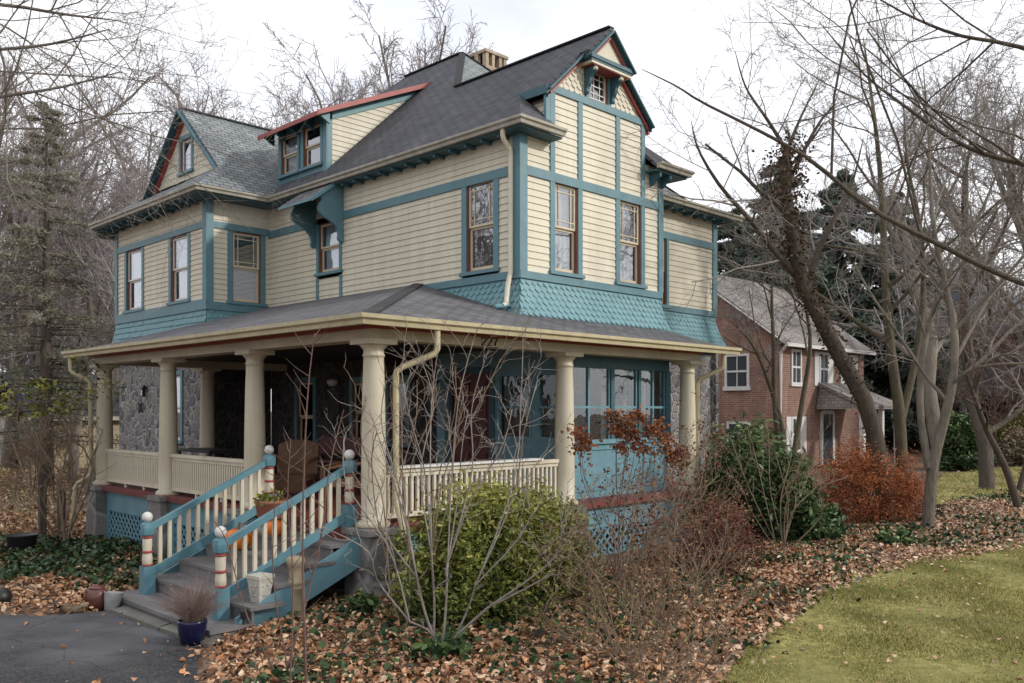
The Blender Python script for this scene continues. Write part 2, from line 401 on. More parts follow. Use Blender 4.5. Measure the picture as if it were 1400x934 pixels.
    for i in range(4):
        j_ = (i+1)%4; bx.poly([P(*q[i],o0),P(*q[j_],o0),P(*q[j_],o1),P(*q[i],o1)])
    H('room', bx, 'dark', par=w)
    return w
L1, G1, WU, WF, RF = LW(U1), FW(V1), LW(UW), FW(VI), FW(VR)

# --- upper storey siding
def wall(name, pl, a0, a1, z0, z1, holes): return H(name, siding(MB(), pl, a0, a1, z0, z1, holes), 'cream')
hA = [(1.78,2.74,4.6,6.5),(6.52,7.5,5.30,6.5)]
wall('siding', L1, V1+.02, VI, ZS1-.02, ZT0+.02, [(1.79,2.73,4.70,6.5),(6.53,7.49,5.22,6.5)]); wall('siding', L1, 4.3, VI, 4.4, ZS1-.02, [])
wall('siding', L1, V1+.02, VI, ZT1-.02, 7.2, [])
hB = [(10.34,11.44,4.75,6.6),(12.89,14.06,4.75,6.6)]
[wall('siding', WU, a_, b_, ZS1, ZT0+.09, []) for a_, b_ in ((VI,10.34),(11.44,12.89),(14.06,VW))]; wall('siding', WU, VI, VW, ZT1-.02, 7.25, [])
wall('siding', WF, UW, U1, ZS1, ZT0+.09, [(2.95,3.88,4.8,6.6)]); wall('siding', WF, UW, U1, ZT1-.02, 7.25, [])
hC = [(4.80,5.55,4.74,6.5),(6.66,7.46,4.74,6.5)]
[wall('siding', G1, a_, b_, ZS1, ZT0+.02, []) for a_, b_ in ((U1,4.80),(5.55,6.66),(7.46,UR))]; wall('siding', G1, U1, 4.8, ZT1-.02, 7.25, [])
wall('siding', G1, 7.46, UR, ZT1-.02, 7.25, []); wall('siding', G1, 4.8, 7.46, ZT1-.02, 8.0, [])
wall('siding', RF, UR, UX2, 4.7, 6.40, [(9.32,9.98,4.7,6.5)]); wall('siding', RF, UR, UX2, 6.38, 7.2, [])
# hidden sides and backs, plain boards
for pl_, a_, b_, c_, d_ in ((Plane((UR,0,0),(0,1,0),(1,0,0)),V1,VR,4.2,7.2),(Plane((UX2,0,0),(0,1,0),(1,0,0)),VR,14.6,4.2,7.2),(Plane((0,VW,0),(1,0,0),(0,1,0)),UW,UX2,3.0,7.2),(Plane((4.74,0,0),(0,1,0),(-1,0,0)),V1,2.2,7.2,8.0),(Plane((7.52,0,0),(0,1,0),(1,0,0)),V1,2.2,7.2,8.0)): wall('siding', pl_, a_, b_, c_, d_, [])

# --- flared teal shingle skirts
def fl(z0, z1, d): return lambda z: d*max(0, (z1-z)/(z1-z0))**1.6
H('shingle_skirt', shingles(MB(), L1, lambda z: (V1-fl(4.0,4.62,.13)(z), 4.6), 3.98, 4.62, .107, .15, fl(4.0,4.62,.13), True, 3), 'tealskirt')
H('shingle_skirt', shingles(MB(), G1, lambda z: (U1-fl(4.0,4.62,.13)(z), UR+fl(4.0,4.62,.13)(z)), 3.98, 4.62, .107, .15, fl(4.0,4.62,.13), True, 4), 'tealskirt')
H('shingle_skirt', shingles(MB(), RF, lambda z: (UR, UX2+fl(3.9,4.62,.2)(z)), 3.88, 4.62, .105, .15, fl(3.9,4.62,.2), True, 5), 'tealskirt')
H('shingle_skirt', shingles(MB(), WU, lambda z: (VI-fl(4.0,4.64,.12)(z), VW+fl(4.0,4.64,.16)(z)), 3.78, 4.64, .145, .16, fl(3.85,4.64,.16), False, 6, .028), 'tealskirt')
H('shingle_skirt', shingles(MB(), WF, lambda z: (UW-fl(4.0,4.64,.12)(z), U1), 4.0, 4.64, .107, .15, fl(4.0,4.64,.12), True, 7), 'tealskirt')
# --- trim boards
def board(name, *bs):
    m = MB()
    for b in bs: m.pbox(*b)
    return H(name, m, 'teal')
board('sill_course', (L1,V1-.035,6.53,ZS0,ZS1,0,.045)); board('sill_course', (G1,U1-.03,UR+.03,ZS0,ZS1,0,.045))
board('sill_course', (WU,VI-.03,VW,ZS0,4.86,0,.045)); board('sill_course', (WF,UW-.03,U1,ZS0,4.80,0,.045)); board('sill_course', (RF,UR+.03,UX2+.03,ZS0,ZS1,0,.045))
board('belt_course', (L1,V1-.034,6.52,ZT0,ZT1,0,.040),(L1,7.5,VI,ZT0,ZT1,0,.040)); board('belt_course', (G1,U1-.03,UR+.02,ZT0,ZT1,0,.040))
board('belt_course', (WU,VI-.03,VW,ZT0+.06,ZT1+.05,0,.040)); board('belt_course', (WF,UW-.03,U1,ZT0+.06,ZT1+.05,0,.040)); board('belt_course', (RF,UR+.03,UX2+.02,6.24,6.40,0,.040))
board('corner_board', (L1,V1-.044,V1+.13,ZS1,7.12,0,.050),(G1,U1-.046,U1+.14,ZS1,7.12,0,.048))
board('corner_board', (WU,VI-.044,VI+.13,4.86,7.2,0,.050),(WF,UW-.046,UW+.13,4.80,7.2,0,.048)); board('corner_board', (WU,VW-.12,VW+.03,4.86,7.2,0,.048))
board('corner_board', (G1,UR-.11,UR+.046,ZS1,7.15,0,.048)); board('corner_board', (RF,UX2-.13,UX2+.046,ZS1,7.0,0,.048))
for a in (4.74,5.49,6.60,7.40): board('wall_post', (G1,a,a+.12,ZT1,7.98,0,.036))
board('wall_post', (L1,6.52,6.61,4.55,5.24,0,.034),(L1,7.41,7.5,4.55,5.24,0,.034))
board('gable_band', (G1,4.70,7.56,7.98,8.11,0,.044))
H('fascia', MB().pbox(G1,4.62,4.735,7.25,8.0,-.02,.036), 'teal')
# --- windows
window(L1,1.91,2.61,4.86,6.45,'prairie',.13,cover='halfshade',head=False)
window(L1,6.62,7.40,5.36,6.42,'double',.09,cover='lace',head=False)
window(G1,4.86,5.49,4.84,6.42,'prairie',.12,cover='lace',head=False); window(G1,6.72,7.40,4.84,6.42,'prairie',.12,cover='lace',head=False)
window(WU,10.45,11.33,4.93,6.44,'double',.12,cover='lace',head=False,sash='white'); window(WU,13.0,13.95,4.93,6.44,'double',.12,cover='lace',head=False,sash='white')
window(WF,3.06,3.77,4.86,6.45,'prairie',.12,cover='shade',head=False)
window(RF,9.42,9.9,4.74,6.26,'double',.09,cover='curtain',head=False)
# --- gable shingles and attic window
def glim(z): h = max(0, (9.36-z)/.93); return (6.13-min(1.39,h), 6.13+min(1.39,h))
for sd in (0,1):
    mb = MB(); shingles(mb, G1, (lambda z: (glim(z)[0]+.03, min(5.70, glim(z)[1]))) if sd == 0 else (lambda z: (max(6.40, glim(z)[0]), glim(z)[1]-.03)), 8.10, 8.92, .105, .15, seed=9+sd)
    H('gable_shingles', mb, 'cream')
H('gable_shingles', MB().prism([(5.58,1.27,8.74),(6.68,1.27,8.74),(6.32,1.27,9.10),(5.94,1.27,9.10)], (0,.03,0)), 'cream')
window(G1,5.80,6.36,8.13,8.70,'single',.085,cover='grid',sash='white',head=False,sill=False)
# --- roofs
SL = .926
def zl(u): return ZE+SL*(u-3.7)
def zr(u): return 9.45-SL*(u-6.13)
def zf(v): return 9.45+.9*(v-5.28)
def RS(name, uvz, t, m): return H(name, MB().slab(uvz, t), m, uv=True)
PK = (8.25, 7.46, zl(8.25)); PB = (8.25, 9.75, zl(8.25))
RS('main_roof', [(u,v,zl(u)) for u,v in ((3.7,.98),(4.6,1.88),(4.6,1.2),(5.50,1.2),(5.50,1.0),(6.13,1.0),(6.13,5.28),(8.25,7.46),(8.25,9.75),(3.7,14.2))], .10, 'roof')
RS('main_roof', [(u,v,zr(u)) for u,v in ((6.13,1.0),(6.76,1.0),(6.76,1.2),(7.66,1.2),(7.66,1.88),(8.56,.98),(8.56,5.2),(6.13,5.28))], .10, 'roof')
RS('hip_roof', [(6.13,5.28,9.45),(6.3,3.0,zf(3.)),(12.05,3.0,zf(3.)),PK], .08, 'roofgreen')
RS('hip_roof', [(6.6,3.0,zf(3.)-.002),(6.6,2.08,7.06),(12.45,2.08,7.06),(12.05,3.0,zf(3.)-.002)], .08, 'roofgreen')
RS('hip_roof', [PK,(12.05,3.0,zf(3.)),(12.45,2.08,7.06),(12.45,14.4,7.06),PB], .08, 'roof')
RS('hip_roof', [PB,(12.45,14.4,7.06),(3.7,14.4,7.2)], .08, 'roof')
# little hip returns at the eave on both sides of the gable bay
RS('eave_return', [(3.7,.98,ZE),(4.737,.98,ZE),(4.737,1.9,zl(4.62)+.0),(4.6,1.88,zl(4.6))], .08, 'roof')
RS('eave_return', [(8.56,.98,zr(8.56)),(7.66,1.88,zr(7.66)),(7.523,1.9,zr(7.66)),(7.523,.98,zr(8.56))], .08, 'roof')
def ridge(p, q, w=.16, m='roof'): H('ridge_cap', MB().bar((p[0],p[1],p[2]-.005),(q[0],q[1],q[2]-.005),w,.03), m)
ridge((6.13,1.0,9.45),(6.13,5.28,9.45)); ridge((6.13,5.28,9.45),PK); ridge(PK,PB); ridge(PK,(12.05,3.,zf(3.)))
# wing roof
WC, WZ, WS = 11.70, 9.72, .92
def zw(v): return WZ-WS*abs(v-WC)
GU = 3.0
RS('wing_roof', [(2.0,9.02,zw(9.02)),(GU-.16,WC-1.93,zw(WC-1.93)),(GU-.16,WC,WZ),(7.0,WC,WZ),(4.4,9.02,zw(9.02))], .09, 'roofgreen')
RS('wing_roof', [(2.0,14.95,zw(14.95)+.25),(7,14.95,zw(14.95)+.25),(7.0,WC,WZ),(GU-.16,WC,WZ),(GU-.16,WC+1.93,zw(WC+1.93))], .09, 'roofgreen')
zg = zw(WC-1.93)
RS('pent_roof', [(2.0,9.02,zw(9.02)),(2.0,15.0,zw(9.02)),(GU+.02,14.6,zg+.03),(GU+.02,WC-1.85,zg+.03),(GU-.14,WC-1.93,zg)], .07, 'roofgreen')
ridge((GU-.16,WC,WZ),(6.4,WC,WZ), m='roofgreen')
GL = LW(GU); gw = lambda z: max(0,(9.58-z)/.92)
for l_, z0_, z1_ in ((lambda z: (WC-gw(z), 11.40), 8.15, 9.1), (lambda z: (12.0, WC+gw(z)), 8.15, 9.1), (lambda z: (WC-gw(z), WC+gw(z)), 9.08, 9.56), (lambda z: (WC-gw(z), WC+gw(z)), 8.0, 8.2)):
    H('gable_shingles', shingles(MB(), GL, l_, z0_, z1_, .15, .19, pointed=False, seed=21, kick=.016), 'cream')
window(GL,11.42,11.98,8.22,9.0,'single',.10,cover='lace',sash='white',head=True,sill=True)
# rakes: barge board and red moulding
def rake(pl_u, u, c, half, ztop, zlo, axis, names=True):
    pass
m = MB(); r_ = MB()
for s in (-1,1):
    p, q = (GU-.16, WC+s*1.97, zw(WC+1.97)-.09), (GU-.16, WC, WZ-.09)
    m.bar(p, q, .035, .2, (1,0,0)); r_.bar((GU-.05, p[1]-s*.08, p[2]-.06), (GU-.05, WC, WZ-.19), .05, .10, (1,0,0))
    m.poly([(GU-.15,p[1],p[2]),(GU-.15,WC,WZ-.10),(GU,WC,WZ-.10),(GU,p[1],p[2])])
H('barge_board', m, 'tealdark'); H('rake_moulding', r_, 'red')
m = MB(); r_ = MB(); c_ = MB()
for s in (-1,1):
    A = lambda h, z, v: (6.13+s*h, v, z)
    # lower rake, close to the wall
    m.bar(A(1.53,7.96,1.2), A(.60,8.82,1.2), .03, .17, (0,1,0)); r_.bar(A(1.44,7.93,1.245), A(.60,8.71,1.245), .035, .075, (0,1,0))
    # upper rake of the little pediment, standing further out
    m.bar(A(.66,8.74,.99), A(0,9.36,.99), .03, .15, (0,1,0)); r_.bar(A(.52,8.76,1.03), A(0,9.25,1.03), .03, .05, (0,1,0))
    c_.prism([A(.66,8.72,1.0),A(.02,9.33,1.0),A(.02,9.27,1.0),A(.60,8.72,1.0)], (0,.2,0))
H('barge_board', m, 'tealdark'); H('rake_moulding', r_, 'red'); H('rake_soffit', c_, 'tealdark')
pe = H('pediment', MB().prism([(5.60,1.06,8.79),(6.66,1.06,8.79),(6.13,1.06,9.30)], (0,.2,0)), 'cream')
H('cornice', MB().box(5.50,6.76,.955,1.29,8.73,8.80).box(5.53,6.73,.975,1.28,8.69,8.728), 'tealdark', par=pe); H('cornice_moulding', MB().box(5.55,6.71,.985,1.27,8.645,8.688), 'creamtrim', par=pe)
H('cornice_soffit', MB().box(5.6,6.66,1.0,1.27,8.63,8.643), 'red', par=pe)
def scroll(h, d):   # S-curved bracket outline (out, z)
    return [(0,0),(0,h)] + [(d, h), (d*1.02, h*.9), (d*.95,h*.80),(d*.72,h*.70),(d*.55,h*.60),(d*.50,h*.48),(d*.42,h*.36),(d*.28,h*.27),(d*.22,h*.18),(d*.24,h*.08),(d*.12,0)]
for c in (5.69,6.44):
    b = H('bracket', MB().prism([(c-.035,1.29-.04-o,8.16+z) for o,z in scroll(.46,.24)], (.075,0,0)), 'tealdark')
    H('bracket_rosette', MB().lathe([(.0,-.03),(.045,-.025),(.05,0),(.04,.02),(0,.025)], (c,1.02,8.57), 10), 'creamtrim', True, par=b)
# fascia under the eaves of the gable bay
for s in (-1,1):
    x = 6.13+s*1.53
    H('fascia', MB().box(x-.02,x+.02,1.2,1.95,7.90,8.05), 'tealdark'); H('rake_moulding', MB().box(x-.03+s*-.06,x+.0+s*-.03,1.22,1.9,7.84,7.90), 'red')
# --- eaves: soffit, gutters, blocks
def gutter(name, pts, z, m='gutter', w=.12, h=.115, par=None):
    """pts: list of (u,v) along the outer edge; profile grows outward and up"""
    mb = MB(); prof = [(0,0),(.075,0),(.085,.05),(.12,.075),(.125,h),(.105,h),(.10,h-.01),(.0,h-.03)]
    prof = [(a*w/.12, b) for a, b in prof]
    n = len(pts); rings = []
    for i, p in enumerate(pts):
        p = Vector(p); d0 = (p-Vector(pts[i-1])).normalized() if i else None; d1 = (Vector(pts[i+1])-p).normalized() if i < n-1 else None
        n0 = Vector((-d0.y, d0.x)) if d0 else None; n1 = Vector((-d1.y, d1.x)) if d1 else None
        nn = (n0+n1).normalized()/max(.3, (n0+n1).normalized().dot(n0)) if (n0 and n1) else (n0 or n1)
        rings.append([(p.x+nn.x*a, p.y+nn.y*a, z+b) for a, b in prof])
    k = len(prof); vs = [q for r in rings for q in r]
    fs = [(i*k+j, i*k+(j+1)%k, (i+1)*k+(j+1)%k, (i+1)*k+j) for i in range(n-1) for j in range(k)] + [tuple(range(k)), tuple(range((n-1)*k+k-1, (n-1)*k-1, -1))]
    return H(name, mb.add(vs, fs), m, par=par)
# paths run so that their left side is outside
gutter('gutter', [(1.98,15.0),(1.98,9.0),(3.70,9.0),(3.70,.98),(4.735,.98)][::-1], 7.105)
gutter('gutter', [(7.525,.98),(8.56,.98),(8.56,2.1)][::-1], 7.115); gutter('gutter', [(8.56,2.08),(12.45,2.08),(12.45,10)][::-1], 6.96)
sf = MB()
for pts in ([(3.7,.98),(3.7,9.0),(U1,9.0),(U1,V1)], [(3.7,.98),(U1,V1),(4.74,V1),(4.74,.98)], [(1.98,9.0),(1.98,15.0),(UW,15.0),(UW,VI)], [(1.98,9.0),(UW,VI),(U1,VI),(U1,9.0)], [(7.52,.98),(7.52,V1),(UR,V1),(8.56,.98)], [(8.56,.98),(UR,V1),(UR,2.43),(8.56,2.43)]):
    sf.slab([(p[0],p[1],7.10) for p in pts], .03)
sf.slab([(8.56,2.08,6.95),(12.45,2.08,6.95),(UX2,VR,6.95),(8.56,VR,6.95)], .03)
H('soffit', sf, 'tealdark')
x = 1.55
while x < 9.0: H('rafter_tail', MB().box(3.73,3.97,x-.025,x+.025,7.01,7.068), 'tealdark'); x += .42
x = 9.9
while x < 14.8: H('rafter_tail', MB().box(2.02,2.43,x-.025,x+.025,7.01,7.068), 'tealdark'); x += .42
x = 8.9
while x < 11.9: H('rafter_tail', MB().box(x-.025,x+.025,2.12,2.40,6.86,6.92), 'tealdark'); x += .42
for c in (7.66,8.0): H('bracket', MB().prism([(c,1.25,7.07),(c,1.0,7.07),(c,1.0,6.98),(c,1.1,6.94),(c,1.16,6.86),(c,1.25,6.82)], (.06,0,0)), 'tealdark')
# --- dormer
dm = H('dormer', siding(MB(), FW(7.5), 4.25, 7.2, 7.7, 10.5, lim=lambda z: (max(4.25, 4.25+(z-9.03)/.45 if z > 9.03 else 4.25), max(4.25, 3.72+(z-ZE)/SL)) if z < 10.45 else (7.2,7.2)), 'cream')
DL = LW(4.25)
H('dormer_front', MB().pbox(DL,7.5,7.70,7.6,9.0,-.12,.0).pbox(DL,8.44,8.66,7.6,9.0,-.12,.0).pbox(DL,9.40,9.55,7.6,9.0,-.12,.0).pbox(DL,7.70,9.40,7.6,7.88,-.12,-.001).pbox(DL,7.70,9.40,8.81,9.0,-.12,-.001), 'teal', par=dm)
H('dormer_corner_board', MB().pbox(DL,7.46,7.62,7.62,8.98,0,.035).box(4.24,4.36,7.455,7.475,7.70,8.96), 'teal', par=dm)
w1 = window(DL,7.72,8.42,7.90,8.80,'double',.08,cover='none',head=False,par=dm,d=.04); w2 = window(DL,8.68,9.38,7.90,8.80,'double',.08,cover='lace',head=False,par=dm)
def zd(u): return 9.03+.45*(u-4.25)
H('dormer_roof', MB().slab([(3.88,7.28,zd(3.88)),(3.88,9.8,zd(3.88)),(7.5,9.8,zd(7.5)),(7.5,7.28,zd(7.5))], .06), 'roof', uv=True, par=dm)
H('dormer_fascia', MB().bar((3.87,7.26,zd(3.87)-.035),(7.35,7.26,zd(7.35)-.035),.03,.10).box(3.85,3.88,7.25,9.82,zd(3.86)-.10,zd(3.86)-.005), 'red', par=dm)
H('dormer_rake_board', MB().bar((4.2,7.465,zd(4.2)-.16),(7.2,7.465,zd(7.2)-.16),.02,.17), 'tealskirt', par=dm)
H('dormer_soffit', MB().slab([(3.89,7.29,zd(3.89)-.062),(3.89,9.79,zd(3.89)-.062),(4.3,9.79,zd(4.3)-.062),(4.3,7.29,zd(4.3)-.062)], .02), 'tealdark', par=dm)
for c in (7.36,8.0,8.6,9.2,9.7): H('dormer_bracket', MB().prism([(4.24,c,8.97),(3.95,c,8.88),(3.95,c,8.83),(4.05,c,8.78),(4.24,c,8.68)], (0,.06,0)), 'tealdark' if c > 7.5 else 'tealskirt', par=dm)
# --- hood over the small window
hd = H('window_hood', MB().slab([(3.74,6.42,7.14),(3.74,7.62,7.14),(3.14,7.62,6.70),(3.14,6.42,6.70)], .04), 'roofporch', uv=True)
H('hood_edge', MB().bar((3.74,6.41,7.10),(3.14,6.41,6.66),.02,.07).box(3.125,3.138,6.40,7.64,6.64,6.69), 'tealskirt', par=hd)
for c in (6.46,7.50):
    pts = [(0,5.92),(0,7.1),(.24,7.1),(.72,6.745),(.70,6.70),(.60,6.76),(.535,6.775),(.53,6.72),(.575,6.66),(.60,6.60),(.605,6.53),(.58,6.46),(.52,6.405),(.43,6.36),(.33,6.32),(.24,6.27),(.17,6.22),(.125,6.15),(.105,6.06),(.12,5.99),(.10,5.94),(.05,5.91)]
    H('hood_bracket', MB().prism([(U1-.03-o,c,z) for o,z in pts], (0,.07,0)), 'teal', par=hd)
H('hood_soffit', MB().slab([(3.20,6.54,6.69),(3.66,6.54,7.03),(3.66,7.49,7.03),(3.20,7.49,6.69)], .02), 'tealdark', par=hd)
# --- chimney
ch = H('chimney', MB().box(8.97,9.72,7.35,8.05,10.2,11.3), 'brickch', uv=True)
H('chimney_crown', MB().box(8.93,9.76,7.32,8.10,11.62,11.70), 'brickch', uv=True, par=ch)
for x, y in ((8.97,7.35),(9.19,7.35),(9.45,7.35),(9.62,7.35),(8.93,7.92),(9.62,7.92),(8.93,7.62),(9.62,7.62)): H('chimney_pier', MB().box(x,x+.10,y,y+.13,11.301,11.618), 'brickch', uv=True, par=ch)
H('chimney_flue', MB().box(9.08,9.6,7.5,7.9,11.302,11.58), 'dark', par=ch)

# --- ground floor
FL = .9
def lower(name, pl, a0, a1, z0, z1, holes, m):
    mb = MB(); cz = sorted({z0, z1} | {h[k] for h in holes for k in (2,3)})
    for za, zc in zip(cz[:-1], cz[1:]):
        iv = [(a0,a1)]
        for h in holes:
            if h[2] <= za and zc <= h[3]: iv = [x for s in iv for x in ((s[0],min(s[1],h[0])),(max(s[0],h[1]),s[1])) if x[1]-x[0] > .001]
        for s in iv: mb.pbox(pl, s[0], s[1], za, zc, -.12, 0)
    return H(name, mb, m)
LL = LW(4.06); GLW = FW(1.33)
lower('stone_wall', LL, 3.5, VI, 0, 4.3, [(4.3,5.1,1.6,3.0),(5.6,6.35,1.6,3.0),(7.6,8.5,1.35,3.1)], 'stoneshade')
lower('stone_wall', LW(2.52), VI, VW, -.2, 3.92, [(10.85,11.75,1.55,3.25)], 'stone'); lower('stone_wall', FW(9.56), 2.40, 4.06, -.2, 4.3, [], 'stoneshade')
lower('stone_wall', FW(2.47), 7.9, 12.0, -.1, 3.95, [(8.35,9.05,1.4,3.1)], 'stone'); lower('stone_wall', FW(1.35), 6.9, 8.05, -.1, 4.05, [(7.28,7.80,1.5,3.1)], 'stone')
lower('stone_wall', Plane((12.0,0,0),(0,1,0),(1,0,0)), 2.35, 14.6, -.2, 4.0, [], 'stone')
lower('stone_wall', Plane((8.05,0,0),(0,1,0),(1,0,0)), 1.2, 2.47, -.2, 4.0, [], 'stone')
window(LL,4.42,4.98,1.72,2.95,'double',.10,cover='none',glass='glassdark'); window(LL,5.72,6.23,1.72,2.95,'double',.10,cover='none',glass='glassdark'); window(LL,7.72,8.38,1.45,3.0,'double',.10,cover='none',glass='glassdark')
window(LW(2.52),10.95,11.65,1.65,3.2,'double',.10,sash='white',cover='curtain'); window(FW(2.47),8.45,8.95,1.5,3.0,'double',.09,sash='white',cover='curtain'); window(FW(1.35),7.36,7.72,1.55,3.0,'double',.08,sash='white',cover='curtain')
# vestibule wall with the door
LV = LW(4.03)
mb = MB(); lower('vestibule_wall', LV, .30, 3.5, FL, 3.46, [(2.02,3.12,FL,3.06),(.42,.92,1.86,3.0),(1.04,1.84,1.86,3.0)], 'tealpanel')
for a0,a1,z0,z1 in ((.45,.90,1.0,1.75),(1.06,1.82,1.0,1.75),(3.24,3.45,1.0,3.0)): H('wall_panel', MB().pbox(LV,a0,a1,z0,z1,.0,.02), 'tealpanel')
dr = H('front_door', MB().pbox(LV,2.05,3.09,FL+.01,3.03,-.08,-.03), 'doorred')
mb = MB()
for z0,z1 in ((1.05,1.6),(1.72,2.9)):
    for a0,a1 in ((2.17,2.52),(2.62,2.97)): mb.pbox(LV,a0,a1,z0,z1,-.029,-.015)
H('door_panels', mb, 'doorred', par=dr); H('door_knob', MB().lathe([(0,-.03),(.03,-.02),(.035,0),(.03,.02),(0,.03)], (3.97,2.15,1.9), 10), 'black', True, par=dr)
H('door_casing', MB().pbox(LV,1.93,2.05,FL,3.12,0,.03).pbox(LV,3.09,3.21,FL,3.12,0,.03).pbox(LV,2.05,3.09,3.03,3.14,0,.032), 'tealdark', par=dr)
for a0,a1 in ((.42,.92),(1.04,1.84)):
    w = H('vestibule_window', MB().pbox(LV,a0,a0+.045,1.86,3.0,-.08,.02).pbox(LV,a1-.045,a1,1.86,3.0,-.08,.02).pbox(LV,a0+.045,a1-.045,2.955,3.0,-.08,.021).pbox(LV,a0+.045,a1-.045,1.86,1.92,-.08,.03).pbox(LV,a0+.045,a1-.045,2.40,2.44,-.07,.01), 'tealpanel')
    H('pane', MB().pbox(LV,a0+.045,a1-.045,1.92,2.955,-.04,-.034), 'glassdark', par=w)
# glazed enclosure under the gable
EV = FW(.30); ex = [4.03,5.25,6.02,6.90]
mb = MB(); mb.pbox(EV,4.0,6.92,FL,1.80,-.06,0); H('enclosure_wall', mb, 'tealpanel')
mb = MB()
for a, b in zip(ex[:-1], ex[1:]): mb.pbox(EV,a+.12,b-.1,1.02,1.66,0,.018); 
mb.pbox(EV,3.98,6.94,1.80,1.875,-.07,.05); mb.pbox(EV,3.98,6.94,1.70,1.74,-.0,.025); H('enclosure_rails', mb, 'tealpanel')
mb = MB().pbox(EV,3.98,6.94,3.08,3.46,-.10,.02); H('enclosure_head', mb, 'tealdark')
for a, w_ in zip(ex, (.13,.09,.07,.14)): H('enclosure_post', MB().pbox(EV,a-w_/2,a+w_/2,1.875,3.08,-.08,.03), 'tealdark')
for a, b, nm in zip(ex[:-1], ex[1:], (2,1,2)):
    a += .06; b -= .06
    w = MB()
    for i in range(nm+1): x = a+(b-a)*i/nm; w.pbox(EV,x-.02,x+.02,1.876,3.079,-.05,.0)
    w.pbox(EV,a,b,2.40,2.44,-.045,.001)
    w = H('enclosure_window', w, 'tealpanel'); H('pane', MB().pbox(EV,a,b,1.88,3.075,-.03,-.025), 'glassporch', par=w)
EW = Plane((6.90,0,0),(0,1,0),(1,0,0)); H('enclosure_wall', MB().pbox(EW,.36,1.2,FL,1.8,-.06,0).pbox(EW,.36,1.2,3.08,3.46,-.06,0).pbox(EW,1.05,1.2,1.8,3.08,-.06,0), 'tealpanel')
H('pane', MB().pbox(EW,.36,1.05,1.8,3.08,-.03,-.024), 'glass')
# a cream curtain and a lamp seen through the glass
c = MB()
for i in range(14):
    x0, x1 = 5.35+i*.022, 5.35+(i+1)*.022; y = lambda i: .62+.02*math.sin(i*2.1)
    c.poly([(x0,y(i),1.4),(x1,y(i+1),1.4),(x1,y(i+1),3.05),(x0,y(i),3.05)]); c.poly([(x0+.95,y(i),1.4),(x1+.95,y(i+1),1.4),(x1+.95,y(i+1),3.05),(x0+.95,y(i),3.05)])
H('enclosure_curtain', c, 'lace')
H('enclosure_back_wall', MB().box(4.1,6.84,1.33,1.40,FL,3.46), 'stoneshade')  # darkened stone paints the dim interior behind the glass
# --- porch: floor, frame, lattice
H('porch_floor', MB().box(-.16,4.05,-.16,9.3,.80,FL-.002).box(4.05,8.0,-.16,1.33,.80,FL-.002), 'redfloor')
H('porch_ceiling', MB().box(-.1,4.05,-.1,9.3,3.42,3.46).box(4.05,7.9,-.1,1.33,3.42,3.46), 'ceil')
mb = MB()
mb.box(-.15,.15,-.15,9.10,3.27,3.44); H('porch_beam', mb, 'column'); H('porch_beam', MB().box(.15,7.27,-.15,.15,3.27,3.44), 'column'); H('porch_beam', MB().box(.15,4.05,8.82,9.08,3.27,3.44), 'column')
H('porch_beam', MB().box(7.0,7.26,.15,1.33,3.27,3.44), 'column')
H('beam_moulding', MB().box(-.20,-.152,-.20,9.14,3.40,3.445).box(-.152,7.33,-.20,-.152,3.40,3.445), 'red')
H('porch_soffit', MB().slab([(-.5,-.5,3.475),(-.5,9.42,3.475),(-.15,9.42,3.475),(-.15,-.5,3.475)], .025).slab([(-.15,-.5,3.475),(-.15,-.15,3.475),(7.95,-.15,3.475),(7.95,-.5,3.475)], .025), 'gutter2')
gutter('porch_gutter', [(-.5,9.45),(-.5,-.5),(7.97,-.5)][::-1], 3.40, 'gutter2', .13, .125)
def zp(d): return 3.505+.285*(d+.5)
RS('porch_roof', [(-.52,-.52,zp(-.52)),(4.1,4.1,zp(4.1)),(4.1,9.45,zp(4.1)),(-.52,9.45,zp(-.52))], .05, 'roofporch')
RS('porch_roof', [(-.52,-.52,zp(-.52)),(7.98,-.52,zp(-.52)),(7.98,1.45,zp(1.45)),(4.1,1.45,zp(1.45)),(4.1,4.1,zp(4.1))], .05, 'roofporch')
H('porch_gable_end', MB().prism([(-.45,9.40,3.46),(4.05,9.40,3.46),(4.05,9.40,4.75)], (0,.03,0)).prism([(7.93,-.45,3.46),(7.93,1.33,3.46),(7.93,1.33,3.97)], (.03,0,0)), 'tealdark')
ridge((-.5,-.5,zp(-.5)),(4.0,4.0,zp(4.0)), .2, 'roofporch')
prof = [(.205,0),(.215,.02),(.215,.06),(.18,.085),(.160,.10),(.160,.5),(.155,1.1),(.142,1.8),(.130,2.14),(.130,2.17),(.141,2.175),(.141,2.20),(.131,2.21),(.131,2.26),(.165,2.30),(.19,2.325)]
for u, v in ((0,0),(0,3.0),(0,6.0),(0,8.9),(3.68,0),(7.11,0),(2.15,8.9)):
    c = H('porch_column', MB().lathe(prof, (u,v,FL-.02), 28), 'column', True)
    H('capital_slab', MB().box(u-.215,u+.215,v-.215,v+.215,FL+2.306,FL+2.372), 'column', par=c)
    z0 = gh(u, v)-.3
    if u < 3: H('stone_pier', MB().hexa([(u-.27,v-.27,z0),(u+.27,v-.27,z0),(u+.27,v+.27,z0),(u-.27,v+.27,z0),(u-.25,v-.25,.80),(u+.25,v-.25,.80),(u+.25,v+.25,.80),(u-.25,v+.25,.80)]), 'pier'); H('pier_cap', MB().box(u-.29,u+.29,v-.29,v+.29,.802,.879), 'pier')
    else: H('stone_pier', MB().box(u-.25,u+.25,v-.25,v+.25,z0,.878), 'pier')
